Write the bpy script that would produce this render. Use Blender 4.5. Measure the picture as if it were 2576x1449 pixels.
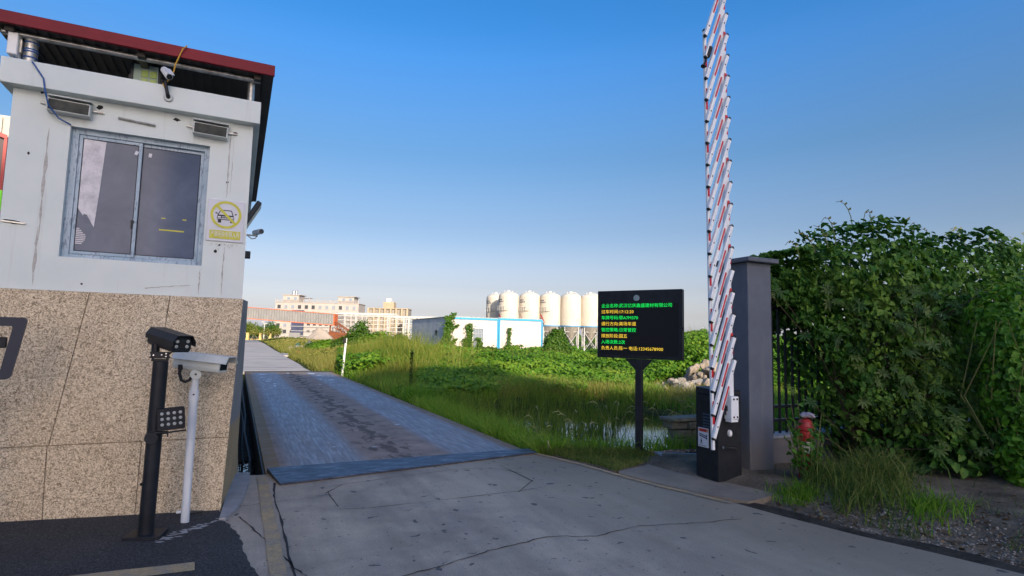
import bpy, bmesh, math, random
import numpy as np
from mathutils import Vector, Matrix
R_ = math.radians
random.seed(7)
RNG = np.random.default_rng(11)
S = bpy.context.scene
COL = S.collection
for o in list(bpy.data.objects):
    bpy.data.objects.remove(o)

# ------------------------------------------------------------------ camera
# Site frame: +Y runs along the weighbridge, X across it, the lens 1.6 m above the concrete at the origin.
YAW, PITCH, ROLL = 0.4434, 0.0904, 0.02216
CS, SN = math.cos(YAW), math.sin(YAW)
camd = bpy.data.cameras.new('camera')
cam = bpy.data.objects.new('camera', camd)
COL.objects.link(cam)
camd.sensor_width = 36.0
camd.lens = 36.0 * 1442.0 / 2576.0
camd.clip_start = 0.05
camd.clip_end = 6000
_m = (Matrix.Rotation(-YAW, 4, 'Z') @ Matrix.Rotation(math.pi / 2 + PITCH, 4, 'X') @ Matrix.Rotation(ROLL, 4, 'Z'))
_m.translation = (0, 0, 1.6)
cam.matrix_world = _m
S.camera = cam

# ------------------------------------------------------------------ sky, sun, exposure
SUN_EL = R_(20.0)
SUN_AZ = R_(183.0)                       # clockwise from +Y: low behind the lens
world = bpy.data.worlds.new('World')
S.world = world
world.use_nodes = True
nt = world.node_tree
nt.nodes.clear()
sky = nt.nodes.new('ShaderNodeTexSky')
sky.sky_type = 'NISHITA'
sky.sun_disc = False
sky.sun_elevation = SUN_EL
sky.sun_rotation = SUN_AZ
sky.air_density = 1.0
sky.dust_density = 2.3
sky.ozone_density = 3.3
sky.altitude = 0
bg = nt.nodes.new('ShaderNodeBackground')
bg.inputs['Strength'].default_value = 0.15
wo = nt.nodes.new('ShaderNodeOutputWorld')
# paler, greyer air low down and a purer blue overhead, the same all the way round
_tc = nt.nodes.new('ShaderNodeTexCoord'); _sx = nt.nodes.new('ShaderNodeSeparateXYZ'); nt.links.new(_tc.outputs['Generated'], _sx.inputs[0])
_cr = nt.nodes.new('ShaderNodeValToRGB'); nt.links.new(_sx.outputs[2], _cr.inputs[0])
_e = _cr.color_ramp.elements
_e[0].position = 0.0; _e[0].color = (.20,) * 3 + (1,); _e[1].position = .75; _e[1].color = (.68,) * 3 + (1,)
for _p, _c in ((.07, .31), (.17, .51), (.30, .60), (.49, .66)):
    _x = _e.new(_p); _x.color = (_c, _c, _c, 1)
_ml = nt.nodes.new('ShaderNodeMath'); _ml.operation = 'MULTIPLY'; _ml.inputs[1].default_value = 2.0; nt.links.new(_cr.outputs[0], _ml.inputs[0])
_hs = nt.nodes.new('ShaderNodeHueSaturation'); nt.links.new(_ml.outputs[0], _hs.inputs['Saturation']); nt.links.new(sky.outputs[0], _hs.inputs['Color'])
_c2 = nt.nodes.new('ShaderNodeValToRGB'); nt.links.new(_sx.outputs[2], _c2.inputs[0])
_e = _c2.color_ramp.elements
_e[0].position = 0.0; _e[0].color = (1.5, 1.46, 1.72, 1); _e[1].position = .45; _e[1].color = (.80, .73, .76, 1)
for _p, _c in ((.018, (1.02, .98, 1.11)), (.045, (.68, .62, .665)), (.09, (.53, .475, .50)), (.19, (.51, .455, .455)), (.31, (.60, .54, .515))):
    _x = _e.new(_p); _x.color = (*_c, 1)
_mx = nt.nodes.new('ShaderNodeMix'); _mx.data_type = 'RGBA'; _mx.blend_type = 'MULTIPLY'; _mx.inputs[0].default_value = 1.0
nt.links.new(_hs.outputs[0], _mx.inputs[6]); nt.links.new(_c2.outputs[0], _mx.inputs[7])
nt.links.new(_mx.outputs[2], bg.inputs[0])
nt.links.new(bg.outputs[0], wo.inputs[0])
sund = bpy.data.lights.new('sun', 'SUN')
sund.energy = 2.9
sund.angle = R_(0.5)
sund.color = (1.0, 0.86, 0.66)
sun = bpy.data.objects.new('sun', sund)
COL.objects.link(sun)
_to = Vector((math.sin(SUN_AZ) * math.cos(SUN_EL), math.cos(SUN_AZ) * math.cos(SUN_EL), math.sin(SUN_EL)))
sun.rotation_euler = (-_to).to_track_quat('-Z', 'Y').to_euler()
sun.location = _to * 60
S.view_settings.view_transform = 'Standard'
S.view_settings.look = 'None'
S.view_settings.exposure = 1.12
S.view_settings.gamma = 1.0
S.view_settings.use_curve_mapping = False

# ------------------------------------------------------------------ helpers
def cs(X, d):
    """plan position X metres across and d metres out along the view axis"""
    return (X * CS + d * SN, -X * SN + d * CS)
VIEW = -YAW

class MB:
    def __init__(s):
        s.v = []; s.f = []; s.m = []
    def add(s, vs, fs, m=0, T=None):
        b = len(s.v)
        s.v += [tuple(T @ Vector(p)) if T is not None else tuple(p) for p in vs]
        for f in fs:
            s.f.append([i + b for i in f]); s.m.append(m)
        return s
    def box(s, x0, x1, y0, y1, z0, z1, m=0, T=None):
        vs = [(x0,y0,z0),(x1,y0,z0),(x1,y1,z0),(x0,y1,z0),(x0,y0,z1),(x1,y0,z1),(x1,y1,z1),(x0,y1,z1)]
        return s.add(vs, [(3,2,1,0),(4,5,6,7),(0,1,5,4),(1,2,6,5),(2,3,7,6),(3,0,4,7)], m, T)
    def prism(s, poly, a, b, ax='z', m=0, T=None):
        n = len(poly)
        k = {'z': lambda p, h: (p[0], p[1], h), 'y': lambda p, h: (p[0], h, p[1]), 'x': lambda p, h: (h, p[0], p[1])}[ax]
        vs = [k(p, a) for p in poly] + [k(p, b) for p in poly]
        fs = [tuple(range(n)), tuple(range(2 * n - 1, n - 1, -1))] + [(i, (i + 1) % n, n + (i + 1) % n, n + i) for i in range(n)]
        return s.add(vs, fs, m, T)
    def tube(s, pts, r, n=8, m=0, caps=True, T=None):
        pts = [Vector(p) for p in pts]
        rs = r if isinstance(r, (list, tuple)) else [r] * len(pts)
        vs = []; up = None
        for i, p in enumerate(pts):
            d = (pts[min(i + 1, len(pts) - 1)] - pts[max(i - 1, 0)])
            d = d.normalized() if d.length > 1e-9 else Vector((0, 0, 1))
            if up is None:
                up = Vector((0, 0, 1)) if abs(d.z) < .9 else Vector((1, 0, 0))
            a = (up - d * up.dot(d))
            a = a.normalized() if a.length > 1e-6 else d.orthogonal().normalized()
            b = d.cross(a); up = a
            for k in range(n):
                t = 2 * math.pi * k / n
                vs.append(p + (a * math.cos(t) + b * math.sin(t)) * rs[i])
        fs = []
        for i in range(len(pts) - 1):
            for k in range(n):
                k2 = (k + 1) % n
                fs.append((i * n + k, i * n + k2, (i + 1) * n + k2, (i + 1) * n + k))
        if caps:
            fs.append(tuple(range(n - 1, -1, -1))); fs.append(tuple(range((len(pts) - 1) * n, len(pts) * n)))
        return s.add(vs, fs, m, T)
    def lathe(s, prof, c=(0, 0, 0), n=20, m=0, T=None):
        vs = []
        for (r, z) in prof:
            for k in range(n):
                t = 2 * math.pi * k / n
                vs.append((c[0] + r * math.cos(t), c[1] + r * math.sin(t), c[2] + z))
        fs = []
        for i in range(len(prof) - 1):
            for k in range(n):
                k2 = (k + 1) % n
                fs.append((i * n + k, i * n + k2, (i + 1) * n + k2, (i + 1) * n + k))
        fs.append(tuple(range(n - 1, -1, -1))); fs.append(tuple(range((len(prof) - 1) * n, len(prof) * n)))
        return s.add(vs, fs, m, T)
    def build(s, name, mats, parent=None, bevel=0.0, smooth=False, seg=1, loc=None, rot=None):
        bm = bmesh.new()
        bv = [bm.verts.new(p) for p in s.v]
        for f, mi in zip(s.f, s.m):
            try:
                fa = bm.faces.new([bv[i] for i in f])
            except ValueError:
                continue
            fa.material_index = mi
        bmesh.ops.recalc_face_normals(bm, faces=bm.faces)
        if bevel > 0:
            ed = [e for e in bm.edges if len(e.link_faces) == 2 and e.calc_face_angle(0) > .5]
            bmesh.ops.bevel(bm, geom=ed, offset=bevel, segments=seg, profile=.6, affect='EDGES', clamp_overlap=True)
        me = bpy.data.meshes.new(name)
        bm.to_mesh(me); bm.free()
        for mt in (mats if isinstance(mats, (list, tuple)) else [mats]):
            me.materials.append(mt)
        if smooth:
            me.polygons.foreach_set('use_smooth', [True] * len(me.polygons))
            try:
                me.set_sharp_from_angle(angle=R_(38))
            except Exception:
                pass
        o = bpy.data.objects.new(name, me)
        COL.objects.link(o)
        if parent is not None:
            o.parent = parent
        if loc is not None: o.location = loc
        if rot is not None: o.rotation_euler = rot
        return o

def tag(o, label=None, cat=None, group=None, kind=None):
    if label: o['label'] = label
    if cat: o['category'] = cat
    if group: o['group'] = group
    if kind: o['kind'] = kind
    return o
def thing(name, label, cat, loc=(0, 0, 0), rz=0.0, group=None):
    o = bpy.data.objects.new(name, None)
    o.empty_display_size = .2
    COL.objects.link(o)
    o.location = loc; o.rotation_euler = (0, 0, rz)
    return tag(o, label, cat, group)
def inst(src, loc=None, rot=None, parent=None, scale=None, kids=True):
    c = src.copy(); COL.objects.link(c)
    if parent is not None: c.parent = parent
    if loc is not None: c.location = loc
    if rot is not None: c.rotation_euler = rot
    if scale is not None: c.scale = scale if not isinstance(scale, (int, float)) else (scale,) * 3
    if kids:
        for ch in list(src.children):
            inst(ch, parent=c)
    return c
def struct(o, label=None):
    o['kind'] = 'structure'
    if label: o['label'] = label
    return o
def npmesh(name, V, F, mats, tint=None, parent=None, smooth=False, mi=None):
    """V (n,3); F list of int arrays (m,k)"""
    me = bpy.data.meshes.new(name)
    me.vertices.add(len(V)); me.vertices.foreach_set('co', np.ascontiguousarray(V, dtype=np.float32).ravel())
    F = [np.asarray(f) for f in F if len(f)]
    tot = np.concatenate([np.full(len(f), f.shape[1]) for f in F])
    lv = np.concatenate([f.ravel() for f in F]).astype(np.int32)
    me.loops.add(len(lv)); me.loops.foreach_set('vertex_index', lv)
    me.polygons.add(len(tot))
    st = np.concatenate([[0], np.cumsum(tot)[:-1]]).astype(np.int32)
    me.polygons.foreach_set('loop_start', st)
    try:
        me.polygons.foreach_set('loop_total', tot.astype(np.int32))
    except Exception:
        pass
    if mi is not None: me.polygons.foreach_set('material_index', np.asarray(mi, dtype=np.int32))
    if tint is not None:
        a = me.attributes.new('tint', 'FLOAT', 'POINT')
        a.data.foreach_set('value', np.ascontiguousarray(tint, dtype=np.float32))
    me.update(calc_edges=True); me.validate()
    if smooth: me.polygons.foreach_set('use_smooth', np.ones(len(tot), dtype=bool))
    for mt in (mats if isinstance(mats, (list, tuple)) else [mats]): me.materials.append(mt)
    o = bpy.data.objects.new(name, me); COL.objects.link(o)
    if parent is not None: o.parent = parent
    return o

# smooth value noise in numpy
_perm = RNG.random((256, 256)).astype(np.float64)
def vnoise(x, y, s=1.0):
    x = np.asarray(x, float) / s + 37.3; y = np.asarray(y, float) / s + 91.7
    xi = np.floor(x).astype(int); yi = np.floor(y).astype(int)
    fx = x - xi; fy = y - yi
    fx = fx * fx * (3 - 2 * fx); fy = fy * fy * (3 - 2 * fy)
    g = lambda a, b: _perm[a % 256, b % 256]
    return (g(xi, yi) * (1 - fx) + g(xi + 1, yi) * fx) * (1 - fy) + (g(xi, yi + 1) * (1 - fx) + g(xi + 1, yi + 1) * fx) * fy
def sstep(a, b, x):
    t = np.clip((np.asarray(x, float) - a) / (b - a), 0, 1)
    return t * t * (3 - 2 * t)

# ------------------------------------------------------------------ materials
def newmat(name):
    m = bpy.data.materials.new(name); m.use_nodes = True
    n = m.node_tree; n.nodes.clear()
    out = n.nodes.new('ShaderNodeOutputMaterial')
    return m, n, out
class G_:
    """tiny node-graph helper"""
    def __init__(s, n): s.n = n
    def node(s, t, **kw):
        x = s.n.nodes.new(t)
        for k, v in kw.items(): setattr(x, k, v)
        return x
    def link(s, a, b): s.n.links.new(a, b)
    def val(s, sock, v):
        if hasattr(v, 'links') or hasattr(v, 'is_output') and v.is_output: s.link(v, sock)
        else: sock.default_value = v
    def coord(s, kind='Object', scale=(1, 1, 1)):
        t = s.node('ShaderNodeTexCoord'); mp = s.node('ShaderNodeMapping')
        mp.inputs['Scale'].default_value = scale
        s.link(t.outputs[kind], mp.inputs['Vector'])
        return mp.outputs[0]
    def noise(s, vec, scale, detail=4, rough=.55, dist=0.0):
        t = s.node('ShaderNodeTexNoise')
        s.link(vec, t.inputs['Vector'])
        t.inputs['Scale'].default_value = scale; t.inputs['Detail'].default_value = detail
        t.inputs['Roughness'].default_value = rough; t.inputs['Distortion'].default_value = dist
        return t.outputs['Fac']
    def ramp(s, fac, stops, interp='LINEAR'):
        r = s.node('ShaderNodeValToRGB'); r.color_ramp.interpolation = interp
        e = r.color_ramp.elements
        while len(e) > len(stops): e.remove(e[-1])
        while len(e) < len(stops): e.new(1)
        for i, (p, c) in enumerate(stops):
            e[i].position = p
            e[i].color = (c, c, c, 1) if isinstance(c, (int, float)) else (*c, 1)
        s.val(r.inputs[0], fac)
        return r.outputs[0]
    def mix(s, fac, a, b, mode='MIX'):
        x = s.node('ShaderNodeMix', data_type='RGBA', blend_type=mode)
        s.val(x.inputs[0], fac)
        for k, v in ((6, a), (7, b)):
            if isinstance(v, tuple): x.inputs[k].default_value = (*v, 1) if len(v) == 3 else v
            else: s.link(v, x.inputs[k])
        return x.outputs[2]
    def math(s, op, a, b=0.0, c=None):
        x = s.node('ShaderNodeMath', operation=op)
        s.val(x.inputs[0], a); s.val(x.inputs[1], b)
        if c is not None: s.val(x.inputs[2], c)
        return x.outputs[0]
    def bump(s, h, strength=.3, dist=.01):
        b = s.node('ShaderNodeBump'); b.inputs['Strength'].default_value = strength; b.inputs['Distance'].default_value = dist
        s.link(h, b.inputs['Height']); return b.outputs[0]
    def bsdf(s, col, rough=.6, metal=0.0, spec=.5, normal=None, emit=None, estr=0.0):
        p = s.node('ShaderNodeBsdfPrincipled')
        if isinstance(col, tuple): p.inputs['Base Color'].default_value = (*col, 1)
        else: s.link(col, p.inputs['Base Color'])
        s.val(p.inputs['Roughness'], rough); s.val(p.inputs['Metallic'], metal)
        s.val(p.inputs['Specular IOR Level'], spec)
        if normal is not None: s.link(normal, p.inputs['Normal'])
        if emit is not None:
            p.inputs['Emission Color'].default_value = (*emit, 1); p.inputs['Emission Strength'].default_value = estr
        return p.outputs[0]

def M(name, c1, c2=None, scale=6.0, rough=.6, metal=0.0, spec=.5, bump=0.0, bscale=60.0, stretch=(1, 1, 1), lo=.35, hi=.65, coord='Object', emit=None, estr=0.0, speck=None):
    m, n, out = newmat(name); g = G_(n)
    nrm = None; col = c1
    if c2 is not None or bump > 0 or speck: vec = g.coord(coord, stretch)
    if c2 is not None:
        col = g.ramp(g.noise(vec, scale, 6, .62), [(lo, c1), (hi, c2)])
    if speck:
        col = g.mix(g.ramp(g.noise(vec, speck[0], 3, .6), [(speck[1], 0.0), (speck[1] + .06, 1.0)]), col if not isinstance(col, tuple) else col, speck[2])
    if bump > 0:
        nrm = g.bump(g.noise(vec, bscale, 4, .6), bump, .006)
    n.links.new(g.bsdf(col, rough, metal, spec, nrm, emit, estr), out.inputs[0])
    return m

def leafmat(name, c0, c1, c2, trans=.35, rough=.55, spec=.25, big=.35):
    m, n, out = newmat(name); g = G_(n)
    at = g.node('ShaderNodeAttribute', attribute_name='tint')
    vec = g.coord('Object')
    nz = g.noise(vec, big, 3, .6)
    f = g.math('ADD', at.outputs['Fac'], g.math('MULTIPLY', g.math('SUBTRACT', nz, .5), .7))
    col = g.ramp(f, [(.1, c0), (.5, c1), (.9, c2)])
    b = g.bsdf(col, rough, 0.0, spec)
    tr = g.node('ShaderNodeBsdfTranslucent')
    n.links.new(g.mix(.5, col, (.75, .85, .12), 'MULTIPLY'), tr.inputs[0])
    hs = g.node('ShaderNodeMixShader'); hs.inputs[0].default_value = trans
    n.links.new(b, hs.inputs[1]); n.links.new(tr.outputs[0], hs.inputs[2])
    n.links.new(hs.outputs[0], out.inputs[0])
    return m

MT = {}
MT['white_metal'] = M('white_metal', (.86, .87, .87), (.78, .79, .80), 3, .4, 0, .5)
MT['silo_paint'] = M('silo_paint', (.66, .61, .52), (.53, .48, .40), 1.2, .5, 0, .3, stretch=(1, 1, .25))
MT['silo_blue'] = M('silo_blue', (.10, .30, .52), None)
MT['black_metal'] = M('black_metal', (.008, .010, .014), (.016, .020, .027), 9, .45, 0, .28)
MT['cabinet_black'] = M('cabinet_black', (.012, .014, .017), (.022, .024, .028), 14, .5, 0, .25, bump=.15, bscale=220)
MT['dark_grey'] = M('dark_grey', (.035, .04, .05), None, rough=.5)
MT['chrome'] = M('chrome', (.55, .56, .58), None, rough=.25, metal=1.0)
MT['bolt'] = M('bolt', (.05, .05, .055), None, rough=.3, metal=.7)
MT['red_reflect'] = M('red_reflect', (.55, .02, .03), None, rough=.3)
MT['rubber'] = M('rubber', (.012, .012, .013), None, rough=.7)
MT['black'] = M('black', (.008, .008, .009), None, rough=.8)
MT['plastic_white'] = M('plastic_white', (.75, .75, .74), None, rough=.4)
MT['housing_white'] = M('housing_white', (.60, .64, .62), (.46, .50, .48), 5, .45)
MT['pole_white'] = M('pole_white', (.66, .70, .74), (.48, .52, .55), 7, .5, stretch=(1, 1, .3), lo=.4, hi=.75)
MT['galv'] = M('galv', (.62, .63, .60), (.22, .20, .16), 14, .35, .7, lo=.3, hi=.75)
MT['roof_red'] = M('roof_red', (.21, .006, .014), (.16, .005, .011), 2, .5, 0, .25)
MT['roof_under'] = M('roof_under', (.045, .042, .040), (.085, .07, .055), 2.0, .7)
MT['pillar_grey'] = M('pillar_grey', (.125, .14, .175), (.085, .10, .135), 2.2, .75, bump=.12, bscale=120)
MT['fence_black'] = M('fence_black', (.010, .013, .018), None, rough=.4)
MT['screen'] = M('screen', (.006, .007, .009), None, rough=.55, spec=.3)
MT['led_green'] = M('led_green', (0, .05, .01), None, emit=(.005, .95, .12), estr=.52)
MT['led_yellow'] = M('led_yellow', (.05, .04, .0), None, emit=(1.0, .66, .05), estr=.52)
MT['lens_grey'] = M('lens_grey', (.55, .57, .55), (.28, .30, .30), 60, .25)
MT['sensor_grey'] = M('sensor_grey', (.22, .30, .31), None, rough=.4)
MT['glass_dark'] = M('glass_dark', (.02, .025, .03), None, rough=.06, spec=.6)
MT['sign_white'] = M('sign_white', (.66, .67, .72), (.58, .59, .63), 6, .5)
MT['sign_yellow'] = M('sign_yellow', (.60, .58, .04), (.50, .47, .05), 9, .5)
MT['print_black'] = M('print_black', (.015, .015, .018), None, rough=.6)
MT['print_white'] = M('print_white', (.75, .75, .72), None, rough=.6)
MT['print_red'] = M('print_red', (.5, .02, .02), None, rough=.5)
MT['cable_blue'] = M('cable_blue', (.02, .09, .30), None, rough=.5)
MT['cable_yellow'] = M('cable_yellow', (.55, .30, .02), None, rough=.5)
MT['hose'] = M('hose', (.05, .035, .025), None, rough=.6)
MT['lamp_glass'] = M('lamp_glass', (.025, .03, .03), (.07, .075, .065), 8, .4, 0, .12)
MT['led_panel'] = M('led_panel', (.42, .56, .14), None, rough=.35)
MT['blue_frame'] = M('blue_frame', (.03, .30, .58), (.04, .36, .62), 3, .5)
MT['cabin_panel'] = M('cabin_panel', (.60, .525, .50), (.55, .485, .465), .8, .55)
MT['cabin_grey'] = M('cabin_grey', (.42, .46, .52), (.34, .37, .42), 1.4, .5, stretch=(1, 1, .3))
MT['conc_white'] = M('conc_white', (.42, .385, .36), (.36, .33, .31), .15, .8)
MT['conc_beige'] = M('conc_beige', (.46, .37, .25), (.40, .32, .22), .2, .8)
MT['win_dark'] = M('win_dark', (.05, .055, .065), None, rough=.2)
MT['win_pale'] = M('win_pale', (.22, .27, .34), None, rough=.15)
MT['orange'] = M('orange', (.62, .13, .03), None, rough=.5)
MT['rust'] = M('rust', (.24, .07, .02), (.13, .045, .02), 1.5, .8)
MT['corrugated'] = M('corrugated', (.27, .265, .26), (.21, .21, .21), .6, .5)
MT['steel_white'] = M('steel_white', (.50, .50, .49), None, rough=.5)
MT['net_blue'] = M('net_blue', (.035, .045, .09), (.06, .07, .13), .8, .8)
MT['sand'] = M('sand', (.36, .31, .26), (.30, .26, .22), .8, .9, bump=.4, bscale=6)
MT['yellow_post'] = M('yellow_post', (.66, .50, .20), None, rough=.7)
MT['bark'] = M('bark', (.10, .07, .045), (.06, .045, .03), 8, .9, bump=.5, bscale=30, stretch=(1, 1, .25))
MT['stem'] = M('stem', (.10, .13, .03), (.15, .14, .05), 10, .7)
MT['rock'] = M('rock', (.37, .31, .25), (.25, .205, .165), 4.0, .9, bump=.6, bscale=14)
MT['rock_dark'] = M('rock_dark', (.24, .22, .20), (.36, .33, .29), 3.0, .9, bump=.6, bscale=14)
MT['pebble'] = M('pebble', (.36, .32, .26), (.24, .21, .17), 9, .85)
MT['brick_red'] = M('brick_red', (.26, .10, .06), (.18, .08, .05), 9, .9)
MT['block'] = M('block', (.20, .20, .17), (.13, .13, .11), 7, .9, bump=.5, bscale=40)
MT['wood_grey'] = M('wood_grey', (.34, .30, .24), (.22, .19, .15), 6, .85, stretch=(1, 1, .15))
MT['hydrant_red'] = M('hydrant_red', (.40, .025, .02), (.30, .02, .02), 8, .5)
MT['bag'] = M('bag', (.42, .37, .42), (.30, .27, .32), 14, .35, bump=.6, bscale=60)
MT['bottle_blue'] = M('bottle_blue', (.12, .26, .36), (.25, .36, .42), 20, .15)
MT['shade_tower_wall'] = M('shade_tower_wall', (.30, .32, .36), (.26, .28, .31), .3, .6)
MT['beige_sheet'] = M('beige_sheet', (.50, .46, .40), (.44, .40, .35), .5, .6)
MT['red_steel'] = M('red_steel', (.38, .03, .025), None, rough=.5)
MT['neon'] = M('neon', (.22, .85, .02), None, rough=.4)
MT['brown_wall'] = M('brown_wall', (.30, .24, .17), (.22, .17, .12), 1.2, .8, stretch=(1, 1, .3))

def special(name, fn):
    m, n, out = newmat(name); g = G_(n)
    n.links.new(fn(g), out.inputs[0]); MT[name] = m

def _concrete(g):
    v = g.coord('Object')
    big = g.noise(v, .55, 5, .6, .6); mid = g.noise(v, 3.5, 6, .65); fine = g.noise(v, 90, 3, .7)
    col = g.ramp(big, [(.30, (.27, .215, .165)), (.50, (.40, .322, .24)), (.68, (.49, .395, .285))])
    col = g.mix(.55, col, g.ramp(mid, [(.3, .36), (.7, .66)]), 'OVERLAY')
    col = g.mix(.45, col, g.ramp(fine, [(.35, .30), (.65, .72)]), 'OVERLAY')
    stk = g.noise(g.coord('Object', (1.5, .22, 1)), 1.6, 5, .65, .4)
    col = g.mix(.5, col, g.ramp(stk, [(.32, .30), (.62, .62)]), 'OVERLAY')
    # tan dust trodden in along the outer edge
    sx = g.node('ShaderNodeSeparateXYZ'); g.link(v, sx.inputs[0])
    ed = g.math('ADD', g.math('MULTIPLY', g.math('ADD', sx.outputs[0], g.math('MULTIPLY', sx.outputs[1], .26)), .25), g.math('MULTIPLY', g.math('SUBTRACT', mid, .5), .5))
    col = g.mix(g.ramp(ed, [(1.12, 0.0), (1.42, .8)]) if False else g.math('MULTIPLY', g.math('MINIMUM', g.math('MAXIMUM', g.math('MULTIPLY', g.math('SUBTRACT', ed, .93), 2.8), 0.0), 1.0), .75), col, (.27, .225, .155))
    # dark oil spots and pale flecks
    spot = g.ramp(g.noise(v, 7.5, 2, .5, .4), [(.672, 0.0), (.70, 1.0)])
    col = g.mix(g.math('MULTIPLY', spot, .8), col, (.05, .05, .055))
    fl = g.ramp(g.noise(v, 34, 2, .5), [(.70, 0.0), (.73, 1.0)])
    col = g.mix(g.math('MULTIPLY', fl, .6), col, (.42, .42, .42))
    fd = g.ramp(g.noise(v, 22, 2, .5, .3), [(.685, 0.0), (.715, 1.0)])
    col = g.mix(g.math('MULTIPLY', fd, .7), col, (.06, .06, .065))
    h = g.math('ADD', g.math('MULTIPLY', fine, .5), mid)
    return g.bsdf(col, g.ramp(mid, [(.3, .62), (.7, .85)]), 0, .35, g.bump(h, .25, .006))
special('concrete', _concrete)

def _yellowish(g):
    v = g.coord('Object')
    n1 = g.noise(v, 5, 6, .7); n2 = g.noise(v, 60, 3, .6)
    col = g.ramp(n1, [(.36, (.30, .255, .20)), (.52, (.42, .30, .165)), (.74, (.50, .36, .19))])
    col = g.mix(.4, col, g.ramp(n2, [(.35, .3), (.65, .7)]), 'OVERLAY')
    return g.bsdf(col, .8, 0, .3)
special('road_paint', _yellowish)

def _asphalt(g):
    v = g.coord('Object')
    f = g.noise(v, 70, 4, .75); b = g.noise(v, 1.6, 4, .6); vo = g.node('ShaderNodeTexVoronoi')
    g.link(v, vo.inputs['Vector']); vo.inputs['Scale'].default_value = 95
    col = g.ramp(f, [(.32, (.018, .018, .020)), (.52, (.060, .060, .062)), (.70, (.15, .148, .148))])
    col = g.mix(.5, col, g.ramp(b, [(.3, .35), (.7, .62)]), 'OVERLAY')
    h = g.math('ADD', f, g.math('MULTIPLY', vo.outputs['Distance'], .6))
    return g.bsdf(col, .88, 0, .3, g.bump(h, .9, .02))
special('asphalt', _asphalt)

def _deck(g):
    t = g.node('ShaderNodeTexCoord'); sx = g.node('ShaderNodeSeparateXYZ'); g.link(t.outputs['Object'], sx.inputs[0])
    x, y = sx.outputs[0], sx.outputs[1]
    v = g.coord('Object'); vs = g.coord('Object', (3.2, .16, 1)); vf = g.coord('Object', (9, .5, 1))
    wob = g.noise(g.coord('Object', (.6, .12, 1)), 1, 3, .6)
    xs = g.math('ADD', x, g.math('MULTIPLY', g.math('SUBTRACT', wob, .5), .22))
    def band(c, hw, soft):
        d = g.math('ABSOLUTE', g.math('SUBTRACT', xs, c))
        return g.math('SUBTRACT', 1.0, g.math('SMOOTH_MIN', 1.0, g.math('MAXIMUM', g.math('DIVIDE', g.math('SUBTRACT', d, hw), soft), 0.0), .1))
    tr = g.math('MINIMUM', g.math('ADD', band(1.14, .34, .20), band(3.24, .36, .20)), 1.0)
    st = g.noise(vs, 2.2, 6, .7); sf = g.noise(vf, 3, 4, .7); fine = g.noise(v, 55, 3, .6)
    tm = g.math('MULTIPLY', tr, g.ramp(st, [(.25, .45), (.62, 1.0)]))
    dirt = g.ramp(g.noise(v, 2.2, 6, .65), [(.3, (.22, .175, .155)), (.55, (.34, .265, .22)), (.75, (.44, .345, .27))])
    edge = g.ramp(x, [(0.0, 0.0), (1.0, 1.0)])
    steel = g.ramp(sf, [(.30, (.13, .122, .135)), (.50, (.27, .258, .28)), (.66, (.46, .445, .47)), (.78, (.72, .70, .71))])
    col = g.mix(tm, dirt, steel)
    # lugs of tyre tread left across the polished tracks
    w = g.node('ShaderNodeTexWave', wave_type='BANDS', bands_direction='Y'); g.link(v, w.inputs['Vector'])
    w.inputs['Scale'].default_value = 5.2; w.inputs['Distortion'].default_value = 3.5; w.inputs['Detail'].default_value = 3; w.inputs['Detail Scale'].default_value = 1.6
    lug = g.math('MULTIPLY', g.math('MULTIPLY', w.outputs['Fac'], tr), g.ramp(g.noise(v, 1.3, 3, .6), [(.42, 0.0), (.62, .55)]))
    col = g.mix(lug, col, (.14, .14, .165))
    # wet black blots along the middle strip
    mid = g.math('SUBTRACT', 1.0, g.math('MINIMUM', 1.0, g.math('DIVIDE', g.math('ABSOLUTE', g.math('SUBTRACT', x, 2.1)), .62)))
    bl = g.ramp(g.math('ADD', g.noise(g.coord('Object', (2.4, 1.0, 1)), 2.3, 4, .6), g.math('MULTIPLY', mid, .22)), [(.66, 0.0), (.73, 1.0)])
    bl = g.math('MULTIPLY', bl, g.ramp(mid, [(.1, 0.0), (.5, .65)]))
    col = g.mix(bl, col, (.055, .047, .045))
    # the painted side strips
    el = g.math('LESS_THAN', x, .56)
    col = g.mix(g.math('MULTIPLY', el, g.ramp(g.noise(v, 4, 5, .7), [(.3, .25), (.55, .85)])), col, (.27, .185, .095))
    er = g.math('GREATER_THAN', x, 3.74)
    col = g.mix(g.math('MULTIPLY', er, g.ramp(g.noise(v, 4, 5, .7), [(.3, .15), (.6, .75)])), col, (.27, .19, .11))
    rough = g.ramp(tm, [(0.0, .75), (1.0, .48)])
    metal = g.math('MULTIPLY', tm, .22)
    h = g.math('ADD', g.math('MULTIPLY', fine, .4), g.math('MULTIPLY', lug, .8))
    return g.bsdf(col, rough, metal, g.math('ADD', g.math('MULTIPLY', tm, .35), .08), g.bump(h, .25, .006))
special('deck_steel', _deck)

def _ramp(g):
    v = g.coord('Object'); vs = g.coord('Object', (1, 3.2, 1))
    a = g.noise(vs, 4, 6, .7, .4); f = g.noise(v, 45, 3, .6)
    col = g.ramp(a, [(.30, (.040, .045, .062)), (.52, (.085, .098, .135)), (.75, (.20, .215, .26))])
    sp = g.ramp(g.noise(vs, 9, 3, .6, .5), [(.66, 0.0), (.70, 1.0)])
    col = g.mix(sp, col, (.018, .018, .02))
    return g.bsdf(col, g.ramp(a, [(.3, .6), (.7, .36)]), .45, .5, g.bump(g.math('ADD', a, g.math('MULTIPLY', f, .4)), .35, .01))
special('ramp_steel', _ramp)

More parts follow.
